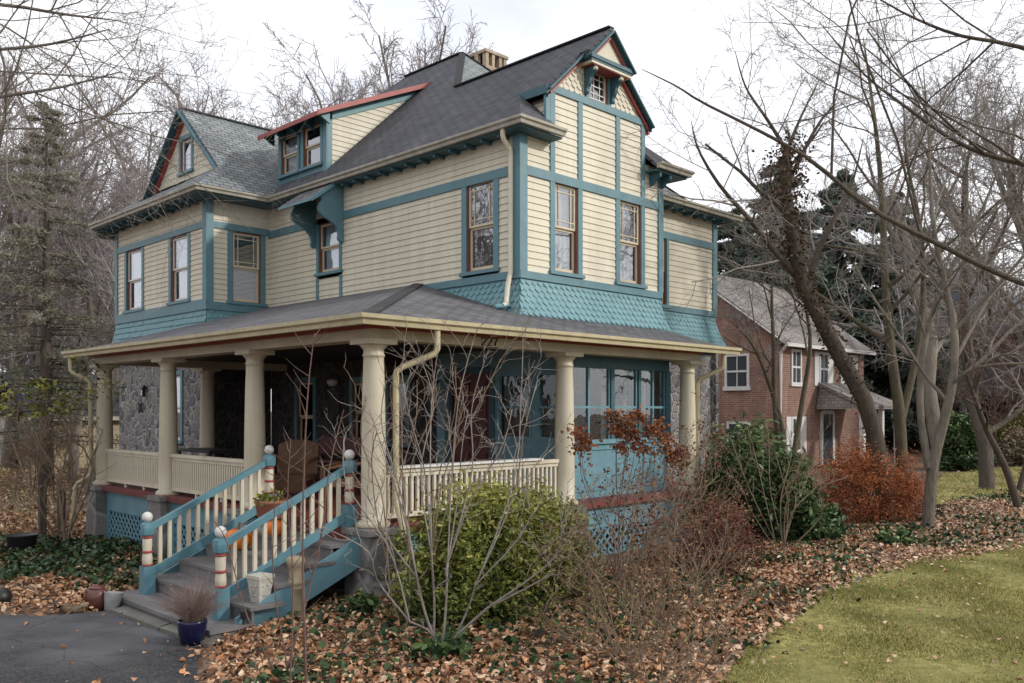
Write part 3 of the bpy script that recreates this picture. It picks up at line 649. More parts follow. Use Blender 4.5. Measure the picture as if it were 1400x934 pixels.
def lattice(pl, a0, a1, z0, z1):
    fr = H('lattice_frame', MB().pbox(pl,a0,a1,z1,.80,-.04,.0).pbox(pl,a0,a1,z0-.08,z0,-.04,.0).pbox(pl,a0,a0+.09,z0,z1,-.04,.002).pbox(pl,a1-.09,a1,z0,z1,-.04,.002), 'tealpanel')
    mb = MB(); s = .165
    for sg, o in ((1,-.015),(-1,-.027)):
        k = a0-(z1-z0)
        while k < a1+(z1-z0):
            # clip the diagonal to the panel
            lo = max(z0, z0 if sg > 0 else z0); pts = []
            x0, x1 = (k, k+(z1-z0)) if sg > 0 else (k, k-(z1-z0))
            t0, t1 = 0., 1.
            for lim_, up in ((a0+.09,False),(a1-.09,True)):
                if abs(x1-x0) < 1e-6: continue
                t = (lim_-x0)/(x1-x0); inc = x1 > x0
                if (inc and not up) or (not inc and up): t0 = max(t0, t)
                else: t1 = min(t1, t)
            if t1-t0 > .03:
                p = pl.P(x0+(x1-x0)*t0, z0+(z1-z0)*t0, o); q = pl.P(x0+(x1-x0)*t1, z0+(z1-z0)*t1, o)
                mb.bar(p, q, .042, .010, pl.N)
            k += s
    H('lattice_slats', mb, 'tealpanel', par=fr); return fr
lattice(LW(-.06), 6.26, 8.63, -.12, .42); lattice(LW(-.06), 3.26, 5.74, -.1, .42)
lattice(FW(-.06), .26, 3.42, .05, .50); lattice(FW(-.06), 3.94, 6.86, .05, .45)
H('lattice_shade_sheet', MB().box(.12,.16,.3,8.7,-.3,.79), 'dark'); H('lattice_shade_sheet', MB().box(.3,7.0,.12,.16,-.3,.79), 'dark')  # dark sheets close behind the lattice, painting the shade under the porch
# railings
bal = None
def railing(pl, a0, a1, n):
    global bal
    r_ = H('porch_railing', MB().pbox(pl,a0,a1,1.555,1.61,-.05,.05).pbox(pl,a0,a1,1.50,1.55,-.025,.025).pbox(pl,a0,a1,.97,1.03,-.03,.03), 'creamtrim')
    for i in range(n):
        x = a0+(a1-a0)*(i+.5)/n
        if bal is None: bal = MB().box(-.019,.019,-.019,.019,1.031,1.499).obj('baluster', M['creamtrim'], r_); o = bal
        else: o = bal.copy(); COL.objects.link(o); o.parent = r_
        p = pl.P(x,0,0); o.location = (p[0],p[1],0)
    for f in (.33,.66):
        p = pl.P(a0+(a1-a0)*f,0,0); o = MB().box(p[0]-.02,p[0]+.02,p[1]-.02,p[1]+.02,.901,.969); H('rail_foot', o, 'creamtrim', par=r_)
    return r_
railing(LW(0), 6.18, 8.72, 34); railing(LW(0), 3.18, 5.82, 34); railing(FW(0), .18, 3.50, 34)
H('railing_cap', MB().pbox(FW(0),.25,3.1,1.612,1.64,-.09,.09), 'white')
# --- front steps
SV0, SV1 = .30, 2.30; T0, TR, TD, TZ = -2.28, .184, .385, -.02
st = H('front_steps', MB().box(T0+.03,T0+TD,-.10,2.60,-.3,TZ-.045), 'slate')
H('tread', MB().box(T0-.0,T0+TD+.10,-.14,2.64,TZ-.045,TZ), 'slate', par=st)
for i in range(1,5):
    x = T0+.10+i*TD; z = TZ+i*TR; v0 = (-.05,-.16,-.05,-.05,.0)[i]; v1 = 2.5
    H('riser', MB().box(x,x+.03,v0,v1,z-TR,z-.041), 'slate', par=st); H('tread', MB().box(x-.03,x+TD+.02,v0-.03,v1+.03,z-.04,z), 'slate', par=st)
H('riser', MB().box(-.235,-.205,.0,2.5,.72,.82), 'redfloor', par=st)
def zst(u): return TZ + (u-(T0+.1))*TR/TD + .02
for v in (-.06, 2.53):
    H('stringer', MB().prism([(T0+.35,v,TZ+.06),(-.24,v,.80),(-.24,v,.42),(T0+.75,v,-.12),(T0+.35,v,-.12)], (0,.035,0)), 'tealpanel', par=st)
# stair rails with newels
nprof_base = .075
def newel(u, v, z):
    n = H('newel_post', MB().box(u-.075,u+.075,v-.075,v+.075,z,z+.36), 'tealrail', par=st) if False else H('newel_post', MB().box(u-.075,u+.075,v-.075,v+.075,z,z+.36), 'tealrail')
    H('newel_shaft', MB().lathe([(.045,0),(.062,.02),(.064,.10),(.058,.16),(.055,.20),(.060,.26),(.060,.36),(.05,.40)], (u,v,z+.36), 16), 'creamtrim', True, par=n)
    rg = MB()
    for zz in (.375,.545,.735): rg.lathe([(.05,-.02),(.068,-.012),(.068,.012),(.05,.02)], (u,v,z+zz), 16)
    H('newel_rings', rg, 'red', True, par=n)
    H('newel_block', MB().lathe([(.06,0),(.088,.02),(.095,.07),(.095,.11),(.085,.16),(.05,.18)], (u,v,z+.75), 8), 'tealrail', par=n)
    H('newel_ball', MB().lathe([(.02,-.01)]+[(.068*math.sin(a*math.pi/10), .068-.068*math.cos(a*math.pi/10)) for a in range(1,11)], (u,v,z+.93), 16), 'white', True, par=n)
UB, UT = -1.93, -.16; ZBn, ZTn = TZ, .80
def zrail(u): return (ZBn+.84) + (u-UB)/(UT-UB)*(ZTn-ZBn)
for v in (SV0, SV1):
    newel(UB, v, ZBn); newel(UT, v, ZTn)
    rl = H('stair_rail', MB().bar((UB+.07,v,zrail(UB+.07)),(UT-.07,v,zrail(UT-.07)),.075,.075).bar((UB+.07,v,zrail(UB+.07)-.60),(UT-.07,v,zrail(UT-.07)-.60),.045,.115), 'tealrail')
    n = 12
    for i in range(n):
        u = UB+.07+(UT-UB-.14)*(i+.75)/(n+.5); z = zrail(u)
        H('baluster', MB().box(u-.023,u+.023,v-.019,v+.019,z-.55,z-.03), 'creamtrim', par=rl)
# --- downspouts
def downspout(pts, r=.042, m='gutter2'): H('downspout', MB().tube(pts, r, 10), m, True)
def bendy(pts):
    return pts
downspout([(.62,-.52,3.42),(.62,-.52,3.16),(.60,-.50,3.10),(.30,-.22,2.93),(.235,-.17,2.87),(.23,-.165,2.80),(.23,-.165,1.2),(.23,-.30,.9),(.23,-.33,.75),(.23,-.33,.08),(.21,-.42,.02)])
downspout([(-.52,9.25,3.42),(-.52,9.25,3.16),(-.50,9.22,3.11),(-.28,9.05,2.98),(-.23,9.02,2.9),(-.22,9.0,1.15),(-.25,9.03,1.05),(-.42,9.15,.93),(-.45,9.18,.85),(-.50,9.2,.15),(-.55,9.2,-.05)], .042)
downspout([(7.55,-.5,3.42),(7.55,-.5,3.2),(7.53,-.48,3.14),(7.35,-.15,2.96),(7.33,-.08,2.88),(7.33,-.06,.2)])
downspout([(3.70,1.40,7.12),(3.70,1.40,7.0),(3.73,1.40,6.93),(3.90,1.42,6.80),(3.91,1.42,6.72),(3.91,1.42,4.72),(3.84,1.42,4.5),(3.80,1.42,4.18),(3.72,1.42,4.13)], .045, 'creamtrim')
H('downspout_outlet', MB().tube([(3.87,1.42,4.16),(3.74,1.42,4.13),(3.62,1.50,4.11)], .045, 8), 'tealskirt', True)
# --- house number and porch lights
def digit(d, x, z, h=.17, w=.085):
    seg = {'2': [(0,.78),(.15,.95),(.5,1),(.85,.95),(1,.75),(.85,.5),(.4,.22),(0,0),(1,0)], '7': [(0,1),(1,1),(.6,.5),(.4,0)]}[d]
    mb = MB()
    for p, q in zip(seg[:-1], seg[1:]): mb.bar((x+p[0]*w,-.158,z+p[1]*h),(x+q[0]*w,-.158,z+q[1]*h),.010,.024,(0,1,0)) 
    return mb
for i, d in enumerate('227'): H('house_number', digit(d, 1.74+i*.115, 3.285, .11), 'num')
# ================================================================== GROUND
def inpoly(P, poly):
    x, y = P[:,0], P[:,1]; ins = np.zeros(len(P), bool); n = len(poly); j = n-1
    for i in range(n):
        xi, yi, xj, yj = *poly[i][:2], *poly[j][:2]
        c = ((yi > y) != (yj > y)) & (x < (xj-xi)*(y-yi)/(yj-yi+1e-12)+xi); ins ^= c; j = i
    return ins
def tri_sheet(name, poly, m, lift, step, kind='structure', jag=0.):
    """a sheet inside a polygon that follows the ground"""
    import bmesh
    bm = bmesh.new(); pts = []
    n = len(poly)
    for i in range(n):
        a, b = poly[i], poly[(i+1)%n]; L = math.hypot(b[0]-a[0], b[1]-a[1]); k = max(1, int(L/step))
        for j in range(k):
            f = j/k; q = jag*(R.random()-.5)*2
            pts.append((a[0]+(b[0]-a[0])*f+q, a[1]+(b[1]-a[1])*f+q*R.choice((-1,1))))
    vs = [bm.verts.new((x,y,0)) for x,y in pts]; f = bm.faces.new(vs)
    bmesh.ops.triangulate(bm, faces=[f])
    for _ in range(3):
        es = [e for e in bm.edges if e.calc_length() > step*1.6 and not (e.is_boundary)]
        if not es: break
        bmesh.ops.subdivide_edges(bm, edges=es, cuts=1); bmesh.ops.triangulate(bm, faces=bm.faces[:])
    for v in bm.verts: v.co.z = gh(v.co.x, v.co.y)+lift
    me = bpy.data.meshes.new(name); bm.to_mesh(me); bm.free(); me.materials.append(m)
    o = bpy.data.objects.new(name, me); COL.objects.link(o)
    if kind: o['kind'] = kind
    return o
def groundmat(name, stops, sc, bm=.6, big=None):
    m, t, b = nt(name); v = coords(t)
    n = noise(t, v, sc, 8, .72); col = ramp(t, n, stops)
    vo = N(t, 'ShaderNodeTexVoronoi', Scale=sc*2.4); t.links.new(v, vo.inputs['Vector'])
    sp = N(t, 'ShaderNodeSeparateColor'); t.links.new(vo.outputs['Color'], sp.inputs[0])
    col = mixc(t, col, ramp(t, sp.outputs[0], stops), .45)
    if big:
        n2 = noise(t, v, .35, 5, .6); col = mixc(t, col, big, ramp(t, n2, [(.45,(0,0,0)),(.62,(.8,.8,.8))]))
    t.links.new(col, b.inputs['Base Color']); b.inputs['Roughness'].default_value = .95; b.inputs['Specular IOR Level'].default_value = .2
    bump(t, b, n, bm, .04); return m
M['ground'] = groundmat('leaf litter soil', [(.3,(.05,.038,.03)),(.48,(.13,.088,.063)),(.62,(.23,.15,.105)),(.75,(.34,.25,.18))], 9, .8)
M['soil'] = groundmat('dark mulch soil', [(.3,(.018,.014,.012)),(.5,(.045,.034,.027)),(.7,(.08,.06,.046))], 14, .9)
M['lawn'] = groundmat('mossy lawn', [(.3,(.14,.13,.045)),(.5,(.25,.23,.07)),(.7,(.36,.32,.12))], 5, .7, (.19,.18,.06))
M['asphalt'] = groundmat('worn asphalt', [(.3,(.022,.022,.024)),(.5,(.045,.045,.048)),(.7,(.09,.09,.095))], 26, .45, (.13,.13,.14))
xs = np.concatenate([np.linspace(-400,-30,8), np.linspace(-26,26,66), np.linspace(30,400,8)])
ys = np.concatenate([np.linspace(-60,-2,6), np.linspace(0,34,60), np.linspace(36,90,12), np.linspace(110,900,8)])
gv = []
for y in ys:
    for x in xs:
        u, v, z = W(x, y); gv.append((u, v, z + (.012*math.sin(u*2.3)*math.cos(v*1.9) if y < 34 else 0)))
nx = len(xs); gf = [(j*nx+i, j*nx+i+1, (j+1)*nx+i+1, (j+1)*nx+i) for j in range(len(ys)-1) for i in range(nx-1)]
tag(mkobj('ground', gv, gf, M['ground'], smooth=True), kind='structure')
def GP(*pp): return [gz(x, y, 0)[:2] for x, y in pp]
LAWN = GP((930,990),(985,925),(1010,893),(1045,868),(1085,842),(1120,815),(1150,793),(1200,776),(1260,764),(1330,752),(1400,741),(1500,730),(1700,700)) + [W(14,13)[:2], W(14,1.0)[:2], W(1.2,3.2)[:2]]
tag(tri_sheet('lawn', LAWN, M['lawn'], .028, .35, jag=.10), kind='structure')
LAWN2 = GP((1262,694),(1275,665),(1290,650),(1400,640),(1560,640),(1560,690),(1460,688),(1400,684),(1330,690))
tag(tri_sheet('far_lawn', LAWN2, M['lawn'], .03, .8, jag=.1), kind='structure')
def GQ(z, *pp): return [gz(x, y, z)[:2] for x, y in pp]
DRIVE = GQ(-.17,(-90,838),(60,846),(150,838),(180,850),(280,884),(274,905),(268,960),(240,1100),(-200,1100))
tag(tri_sheet('driveway', DRIVE, M['asphalt'], .03, .4, jag=.02), kind='structure')
_t = M['asphalt'].node_tree; _b = _t.nodes['Principled BSDF']; _c = _b.inputs['Base Color'].links[0].from_socket
_v = N(_t, 'ShaderNodeTexVoronoi', feature='DISTANCE_TO_EDGE', Scale=.9); _nz = N(_t, 'ShaderNodeTexNoise', Scale=2.5, Detail=5.); _a = N(_t, 'ShaderNodeVectorMath', operation='MULTIPLY_ADD'); _a.inputs[1].default_value = (.35,.35,.35)
_p = coords(_t); _t.links.new(_p, _nz.inputs['Vector']); _t.links.new(_nz.outputs['Color'], _a.inputs[0]); _t.links.new(_p, _a.inputs[2]); _t.links.new(_a.outputs[0], _v.inputs['Vector'])
_c = mixc(_t, _c, (.012,.012,.012), ramp(_t, _v.outputs['Distance'], [(.003,(.45,.45,.45)),(.010,(0,0,0))]))
_c = mixc(_t, _c, (.30,.29,.28), ramp(_t, noise(_t, _p, 140, 2), [(.66,(0,0,0)),(.74,(.6,.6,.6))]))
_t.links.new(_c, _b.inputs['Base Color'])
SOIL = GP((1060,850),(1090,815),(1140,780),(1200,765),(1220,752),(1160,762),(1100,790),(1060,820),(1020,860),(1000,893))
tag(tri_sheet('bare_soil_edge', SOIL, M['soil'], .020, .4, jag=.05), kind='structure')
flag = empty('flagstone_walk', 'two worn grey flagstones between the drive and the bottom step', 'flagstones', gz(240,855,-.17))
for pp in (((152,838),(192,826),(262,846),(216,862)), ((218,863),(264,847),(335,868),(285,886))):
    q = [gz(x, y, -.14) for x, y in pp]; o = MB().slab([(p[0]-flag.location.x,p[1]-flag.location.y,-.10-flag.location.z) for p in q], .12).obj('stone_slab', M['bluestone'], flag)
# ================================================================== FOLIAGE TOOLS
def leafmesh(P, size, up=.0, asp=.55, fold=.35, rng=NR, droop=None, dirs=None):
    n = len(P); s = np.asarray(size) if np.ndim(size) else np.full(n, size)
    a = dirs if dirs is not None else rng.normal(size=(n,3)); a = a.copy(); a[:,2] *= (1-up); a /= np.linalg.norm(a,axis=1,keepdims=True)+1e-9
    b = rng.normal(size=(n,3)); b[:,2] *= (1-up); b -= (b*a).sum(1,keepdims=True)*a; b /= np.linalg.norm(b,axis=1,keepdims=True)+1e-9
    c = np.cross(a, b); f = (rng.random((n,1))*fold*2 - fold*.5)
    S = s[:,None]; w = S*asp*.5
    p0 = P - a*S*.5; p1 = P + a*S*.5
    m0 = P - a*S*.12; m1 = P + a*S*.22
    L0 = m0 + b*w + c*f*w; L1 = m1 + b*w*.8 + c*f*w; R0 = m0 - b*w + c*f*w; R1 = m1 - b*w*.8 + c*f*w
    V = np.stack([p0, L0, L1, p1, R1, R0], 1).reshape(-1,3)
    i = np.arange(n)[:,None]*6
    Fq = np.concatenate([i+np.array([[0,1,2,3]]), i+np.array([[0,3,4,5]])], 1).reshape(-1,4)
    return V, Fq
def leafobj(name, P, size, m, par=None, rnd=None, **k):
    V, Fq = leafmesh(P, size, **k); n = len(P)
    r = NR.random(n) if rnd is None else np.clip(rnd, 0, 1)
    return mkobj(name, V, Fq, m, par, rnd=np.repeat(r, 2))
def in_region(poly, n, rng=NR):
    a = np.array([p[:2] for p in poly]); lo, hi = a.min(0), a.max(0); out = []; c = 0
    while c < n:
        q = rng.random((max(n,2000),2))*(hi-lo)+lo; q = q[inpoly(q, poly)]; out.append(q); c += len(q)
    return np.concatenate(out)[:n]
GHV = np.vectorize(gh)
def on_ground(q, lift): return np.column_stack([q, GHV(q[:,0], q[:,1])+lift])
M['fallen'] = leafmat('fallen leaves', [(0,(.12,.066,.04)),(.25,(.29,.145,.075)),(.5,(.45,.24,.13)),(.75,(.57,.37,.23)),(.92,(.68,.52,.36)),(1,(.52,.19,.06))], .75, pos=False)
M['fallen2'] = leafmat('pale fallen leaves', [(0,(.19,.10,.065)),(.3,(.41,.25,.16)),(.6,(.57,.39,.27)),(.85,(.70,.54,.40)),(1,(.46,.19,.07))], .75, pos=False)
M['ivy'] = leafmat('ivy leaves', [(0,(.012,.028,.012)),(.5,(.028,.062,.022)),(.85,(.055,.105,.035)),(1,(.10,.14,.06))], .4)
M['grass'] = leafmat('grass blades', [(0,(.15,.145,.045)),(.5,(.275,.258,.078)),(.85,(.38,.34,.13)),(1,(.48,.41,.21))], .7, pos=False, patch=(.20,.205,.055))
def grassobj(poly, n, h, label, wd=.006):
    q = in_region(poly, n); P = on_ground(q, .025)
    wv = np.sin(q[:,0]*2.1+1.3*np.sin(q[:,1]*1.7))*np.sin(q[:,1]*2.6+np.sin(q[:,0]*3.1)); keep = NR.random(n) < .62+.5*wv; q = q[keep]; P = P[keep]; wv = wv[keep]; n = len(q)
    hh = h*(.45+NR.random(n))*(1.05+.55*wv); a = NR.random(n)*6.283; ln = NR.normal(size=(n,2))*.6*hh[:,None]
    dx = np.column_stack([np.cos(a), np.sin(a), np.zeros(n)])*wd
    V = np.stack([P-dx, P+dx, P+np.column_stack([ln, hh])], 1).reshape(-1,3)
    return tag(mkobj('grass', V, np.arange(3*n).reshape(-1,3), M['grass'], rnd=NR.random(n)), label, 'grass', kind='stuff')
BEDN = GP((268,990),(300,870),(335,850),(480,822),(560,812),(810,790),(1000,740),(1040,720)) + GP((1180,715),(1180,770),(1120,810),(1080,842),(1040,866),(1008,890),(980,925),(925,990))
BEDF = GP((1030,725),(1270,695),(1420,672),(1500,690),(1420,738),(1330,750),(1260,762),(1190,772),(1080,800))
BEDL = GQ(-.17,(-60,700),(140,705),(215,770),(205,815),(180,836),(60,846),(-60,838))
def mb_leaves(name, poly, n, s0, s1, m, lift=.03, up=.55):
    q = in_region(poly, n)
    if n > 5000:
        c = in_region(poly, 160); k = n//2; q[:k] = c[NR.integers(0,160,k)]+NR.normal(size=(k,2))*NR.uniform(.08,.3,(k,1))
    P = on_ground(q, lift); P[:,2] += NR.random(n)**2*.06
    o = leafobj(name, P, s0*.55+(s1-s0*.55)*NR.random(n)**1.5, M[m], up=up, asp=.62, fold=1.3)
    return tag(o, kind='stuff')
a = mb_leaves('fallen_leaves', BEDN, 21000, .05, .11, 'fallen'); tag(a, 'brown fallen oak leaves covering the planting bed', 'leaves')
a = mb_leaves('fallen_leaves', BEDF, 16000, .05, .12, 'fallen2'); tag(a, 'pale tan fallen leaves along the far lawn edge', 'leaves')
a = mb_leaves('fallen_leaves', BEDN, 14000, .012, .045, 'fallen', .028, .6); tag(a, 'crumbled leaf bits between the larger fallen leaves', 'leaves')
a = mb_leaves('fallen_leaves', BEDF, 9000, .015, .05, 'fallen2', .028, .6); tag(a, 'crumbled pale leaf bits along the far lawn edge', 'leaves')
a = mb_leaves('fallen_leaves', BEDL, 7000, .06, .12, 'fallen'); tag(a, 'rusty fallen leaves between the pots and the left porch pier', 'leaves')
GARD = GQ(-.17,(-80,640),(60,628),(128,660),(140,705),(40,742),(-80,745))
a = mb_leaves('fallen_leaves', GARD, 4500, .07, .13, 'fallen2'); tag(a, 'faded leaves on the garden floor behind the ivy patch', 'leaves')
grassobj(GARD, 5000, .10, 'rough tufts of grass in the left garden', .010)
a = mb_leaves('fallen_leaves', LAWN, 2000, .02, .08, 'fallen2', .045, .7); tag(a, 'single dead leaves strewn over the mossy lawn', 'leaves')
EDGE = GP((950,960),(1000,895),(1040,862),(1082,836),(1118,809),(1150,787),(1200,770),(1260,758),(1400,735),(1400,752),(1260,776),(1200,790),(1150,806),(1120,826),(1090,852),(1050,880),(1015,905),(985,940))
a = mb_leaves('fallen_leaves', EDGE, 1500, .04, .10, 'fallen2', .045, .7); tag(a, 'loose leaves spilling over the ragged edge of the lawn', 'leaves')
a = mb_leaves('fallen_leaves', LAWN2, 900, .06, .12, 'fallen2', .045, .7); tag(a, 'scattered leaves on the far lawn beyond the trees', 'leaves')
a = mb_leaves('fallen_leaves', DRIVE, 70, .05, .10, 'fallen', .045, .75); tag(a, 'few dry leaves lying on the dark driveway', 'leaves')
def ivy(poly, n, s, label, clump=None, h=.10):
    q = in_region(poly, n)
    if clump:
        k = in_region(poly, clump); q = k[NR.integers(0,clump,n)] + NR.normal(size=(n,2))*.28
    P = on_ground(q, .04); P[:,2] += NR.random(n)*h
    return tag(leafobj('ground_ivy', P, s*(.6+.8*NR.random(n)), M['ivy'], up=.5, asp=.75, rnd=NR.random(n)), label, 'ivy', kind='stuff')
ivy(GQ(-.17,(-40,745),(70,740),(190,748),(205,800),(150,806),(60,800),(-40,808)), 3600, .085, 'dark green ivy patch left of the front steps', 46, .12)
ivy(BEDN, 4200, .07, 'green ivy tufts poking through the leaves of the planting bed', 75, .07)
ivy(BEDF, 3200, .08, 'ivy growing among pale leaves under the maple and trees', 50, .09)
near = GP((930,990),(985,925),(1045,868),(1120,815),(1200,776),(1300,757),(1400,741),(1480,734),(1480,990))
grassobj(near, 110000, .024, 'short mossy yellow green grass of the front lawn', .006)
grassobj(LAWN2, 16000, .06, 'thin grass of the lawn beyond the tall trees', .012)
# ================================================================== TREES
def grow(out, p, d, L, r, lvl, S, rng):
    n = S['pts'][min(lvl, len(S['pts'])-1)]; p = np.array(p, float); d = np.array(d, float); d /= np.linalg.norm(d)
    pts = [p.copy()]; ds = [d.copy()]; last = lvl >= S['max']
    for i in range(n-1):
        d = d + rng.normal(size=3)*S['wig']*(1+.3*lvl) + np.array([0,0,S['up'][min(lvl,len(S['up'])-1)]]); d /= np.linalg.norm(d)
        p = p + d*L/(n-1); pts.append(p.copy()); ds.append(d.copy())
    rad = np.linspace(r, r*(.25 if last else S.get('taper',.5)), n); out.append((lvl, np.array(pts), rad))
    if not last: kids(out, np.array(pts), ds, rad, L, lvl, S, rng)
def kids(out, pts, ds, rad, L, lvl, S, rng, k=None, t0=None):
    k = k or S['kids'][lvl]; n = len(pts)
    for c in range(k):
        t = (t0 if t0 is not None else S['start'][min(lvl,len(S['start'])-1)]); t = t + (1-t)*((c+rng.random()*.9)/k)
        i = min(n-2, int(t*(n-1))); f = t*(n-1)-i; q = pts[i]*(1-f)+pts[i+1]*f; dd = ds[i]
        ax = rng.normal(size=3); ax -= ax.dot(dd)*dd; ax /= np.linalg.norm(ax)+1e-9
        an = math.radians(S['ang'][min(lvl,len(S['ang'])-1)]*(.7+.6*rng.random()))
        nd = dd*math.cos(an)+ax*math.sin(an)
        rr = (rad[i]*(1-f)+rad[i+1]*f)*S.get('rr',.6)*(.7+.5*rng.random())
        rr = max(rr, S['rmin'])
        LL = L*S['len'][min(lvl,len(S['len'])-1)]*(.6+.7*rng.random())*(1-.35*t)
        grow(out, q, nd, LL, rr, lvl+1, S, rng)
SPEC = dict(pts=[8,6,5,4,4], max=4, wig=.09, up=[.02,.05,.05,.03,.02], kids=[9,7,6,5], start=[.28,.2,.15,.1], ang=[42,45,48,50], len=[.55,.55,.5,.5], rmin=.006, taper=.45)
def spec(**k): s = dict(SPEC); s.update(k); return s
def tree_from(out, name, label, base, mats, group=None, split=2, cat='bare tree', scale_min=None):
    e = empty(name, label, cat, base, group)
    b = np.array(base)
    A = [(p-b, r) for l, p, r in out if l < split]; Bq = [(p-b, r) for l, p, r in out if l >= split]
    if A: v, f = tubes(A, 8); mkobj('trunk', v, f, M[mats[0]], e, True)
    if Bq: v, f = tubes(Bq, 3); mkobj('crown', v, f, M[mats[1]], e, True)
    return e
PROTO = {}
def proto(kind, mats):
    key = (kind, mats)
    if key not in PROTO:
        seed, kw = {'wide': (3, dict(ang=[46,46,50,52])), 'tall': (5, dict(ang=[30,38,46,50], start=[.3,.2,.15,.1])), 'oak': (8, dict(ang=[50,46,48,50], start=[.16,.2,.15,.1], wig=.12)), 'slim': (13, dict(ang=[26,36,46,50], len=[.42,.5,.5,.5])), 'vase': (17, dict(ang=[24,34,44,50], start=[.2,.2,.15,.1], len=[.7,.55,.5,.5]))}[kind]
        out = []; grow(out, (0,0,-.1), (.03,.02,1), 9.5, .17, 0, spec(kids=[10,8,8,5], rmin=.0075, taper=.42, rr=.55, **kw), np.random.default_rng(seed))
        H = max(p[:,2].max() for l, p, r in out)
        A = tubes([(p*(10/H), r) for l, p, r in out if l < 2], 7); Bq = tubes([(p*(10/H), r) for l, p, r in out if l >= 2], 3)
        ta = mkobj('trunk', *A, M[mats[0]], None, True); tb = mkobj('crown', *Bq, M[mats[1]], None, True)
        PROTO[key] = (ta.data, tb.data); bpy.data.objects.remove(ta); bpy.data.objects.remove(tb)
    return PROTO[key]
def bare(px, d, top, kind, label, mats=('bark','twighaze'), rz=0., wide=1.):
    """top: picture row that the highest twigs reach"""
    b = foot(px, d); H = CZ + (560-top)/F*d - b[2]; e = empty('bare_tree', label, 'bare tree', b, None, rz); s = H/10; e.scale = (s*wide, s*wide, s)
    for nm, me in zip(('trunk','crown'), proto(kind, mats)):
        o = bpy.data.objects.new(nm, me); COL.objects.link(o); o.parent = e
    return e
# trees that stand about the house, each grown on its own
G = 'bare trees in the wood beside the house'
bare(12, 37, 20, 'vase', 'bare tree at the left edge behind the yellow leaved shrub', rz=.4)
bare(122, 27, 150, 'slim', 'slim bare tree just left of the house corner', rz=1.)
bare(-95, 30, -30, 'vase', 'bare tree whose twigs hang into the left edge of the view', rz=2.)
bare(55, 38, 30, 'tall', 'taller bare tree behind the ragged pine', rz=3.)
bare(100, 33, 210, 'vase', 'short vase shaped bare tree left of the porch roof end', rz=.7)
bare(160, 42, 150, 'vase', 'bare tree rising behind the left corner of the eaves', rz=4.)
bare(215, 40, 100, 'wide', 'wide bare tree behind the small left gable', rz=5.)
bare(255, 46, 60, 'wide', 'spreading bare tree crown above the small left gable', rz=2.4)
bare(350, 50, 70, 'oak', 'broad bare crown far behind the wing roof', rz=3.9)
bare(315, 44, 55, 'vase', 'bare tree top showing between left gable and dormer', rz=.2)
bare(395, 46, 60, 'vase', 'bare tree top just above the dormer roof', rz=1.3)
bare(490, 50, -45, 'vase', 'tall bare tree above the roof, left of its ridge peak', rz=2.2)
bare(568, 52, -30, 'vase', 'tall bare tree close behind the roof peak', rz=4.1)
bare(535, 60, -10, 'tall', 'thin bare tree between the two tall trees above the roof', rz=3.3)
bare(1290, 34, 20, 'wide', 'large bare tree far behind the dark slate house', rz=1.8)
bare(1350, 26, 60, 'oak', 'bare tree with dark boughs near the right edge', ('barkdark','twig'), rz=2.9)
bare(1450, 30, -20, 'vase', 'bare tree just outside the right edge, twigs in view', rz=4.4)
# near trees with shaped trunks, given as points (picture column, row, distance)
def limb(out, pts, r0, r1, S, rng, lvl=0, k=None, t0=.3, n=14):
    P = np.array(pts, float); m = len(P); tt = np.linspace(0, m-1, n); Q = []
    for t in tt:      # Catmull-Rom through the points
        i = min(m-2, int(t)); f = t-i; p1, p2 = P[i], P[i+1]; p0 = P[max(0,i-1)]; p3 = P[min(m-1,i+2)]
        Q.append(.5*((2*p1)+(-p0+p2)*f+(2*p0-5*p1+4*p2-p3)*f*f+(-p0+3*p1-3*p2+p3)*f**3))
    Q = np.array(Q); T = np.gradient(Q, axis=0); T /= np.linalg.norm(T, axis=1, keepdims=True)
    rad = r1+(r0-r1)*(1-np.linspace(0,1,n))**.85; out.append((lvl, Q, rad))
    L = np.linalg.norm(np.diff(Q, axis=0), axis=1).sum()
    if k: kids(out, Q, list(T), rad, L, lvl, S, rng, k, t0)
    return Q
def ptsat(*pp): return [at(*p) for p in pp]
S3 = spec(max=4, kids=[8,7,6,5], len=[.36,.5,.5,.5], rmin=.005, rr=.5, ang=[45,48,50,50], up=[.02,.06,.05,.03,.02])
rng = np.random.default_rng(31); out = []
q = limb(out, [foot(1216,19)]+ptsat((1190,570,19),(1152,495,19),(1118,430,18.8),(1094,380,18.6),(1084,320,18.4),(1074,255,18.3),(1076,205,18.2)), .20, .09, S3, rng, 0, 4, .55, 18)
limb(out, ptsat((1096,385,18.6),(1060,345,18.4),(1025,300,18),(985,255,17.8),(955,205,17.6),(945,165,17.5)), .075, .005, S3, rng, 1, 9, .15)
limb(out, ptsat((1104,395,18.7),(1118,345,18.9),(1140,300,19),(1165,250,19),(1180,190,19)), .085, .006, S3, rng, 1, 8, .2)
limb(out, ptsat((1076,207,18.2),(1050,165,18),(1020,120,17.8),(1005,70,17.6)), .045, .004, S3, rng, 1, 8, .1)
limb(out, ptsat((1076,207,18.2),(1095,160,18.3),(1120,110,18.4)), .045, .004, S3, rng, 1, 8, .1)
ivt = tree_from(out, 'leaning_tree', 'leaning dark trunk wrapped in brown ivy crossing in front of the brick house', foot(1216,19), ('barkdark','twig'))
M['dryivy'] = leafmat('dry climbing ivy', [(0,(.045,.026,.016)),(.5,(.10,.052,.028)),(.8,(.14,.075,.035)),(1,(.045,.07,.025))], .6)
nn = 2600; ti = NR.random(nn)**.6*(len(q)-1.01); ii = ti.astype(int); ff = (ti-ii)[:,None]; Pq = q[ii]*(1-ff)+q[ii+1]*ff + NR.normal(size=(nn,3))*.12*(1+1.2*np.exp(-((ti-15.5)/1.8)**2))[:,None]
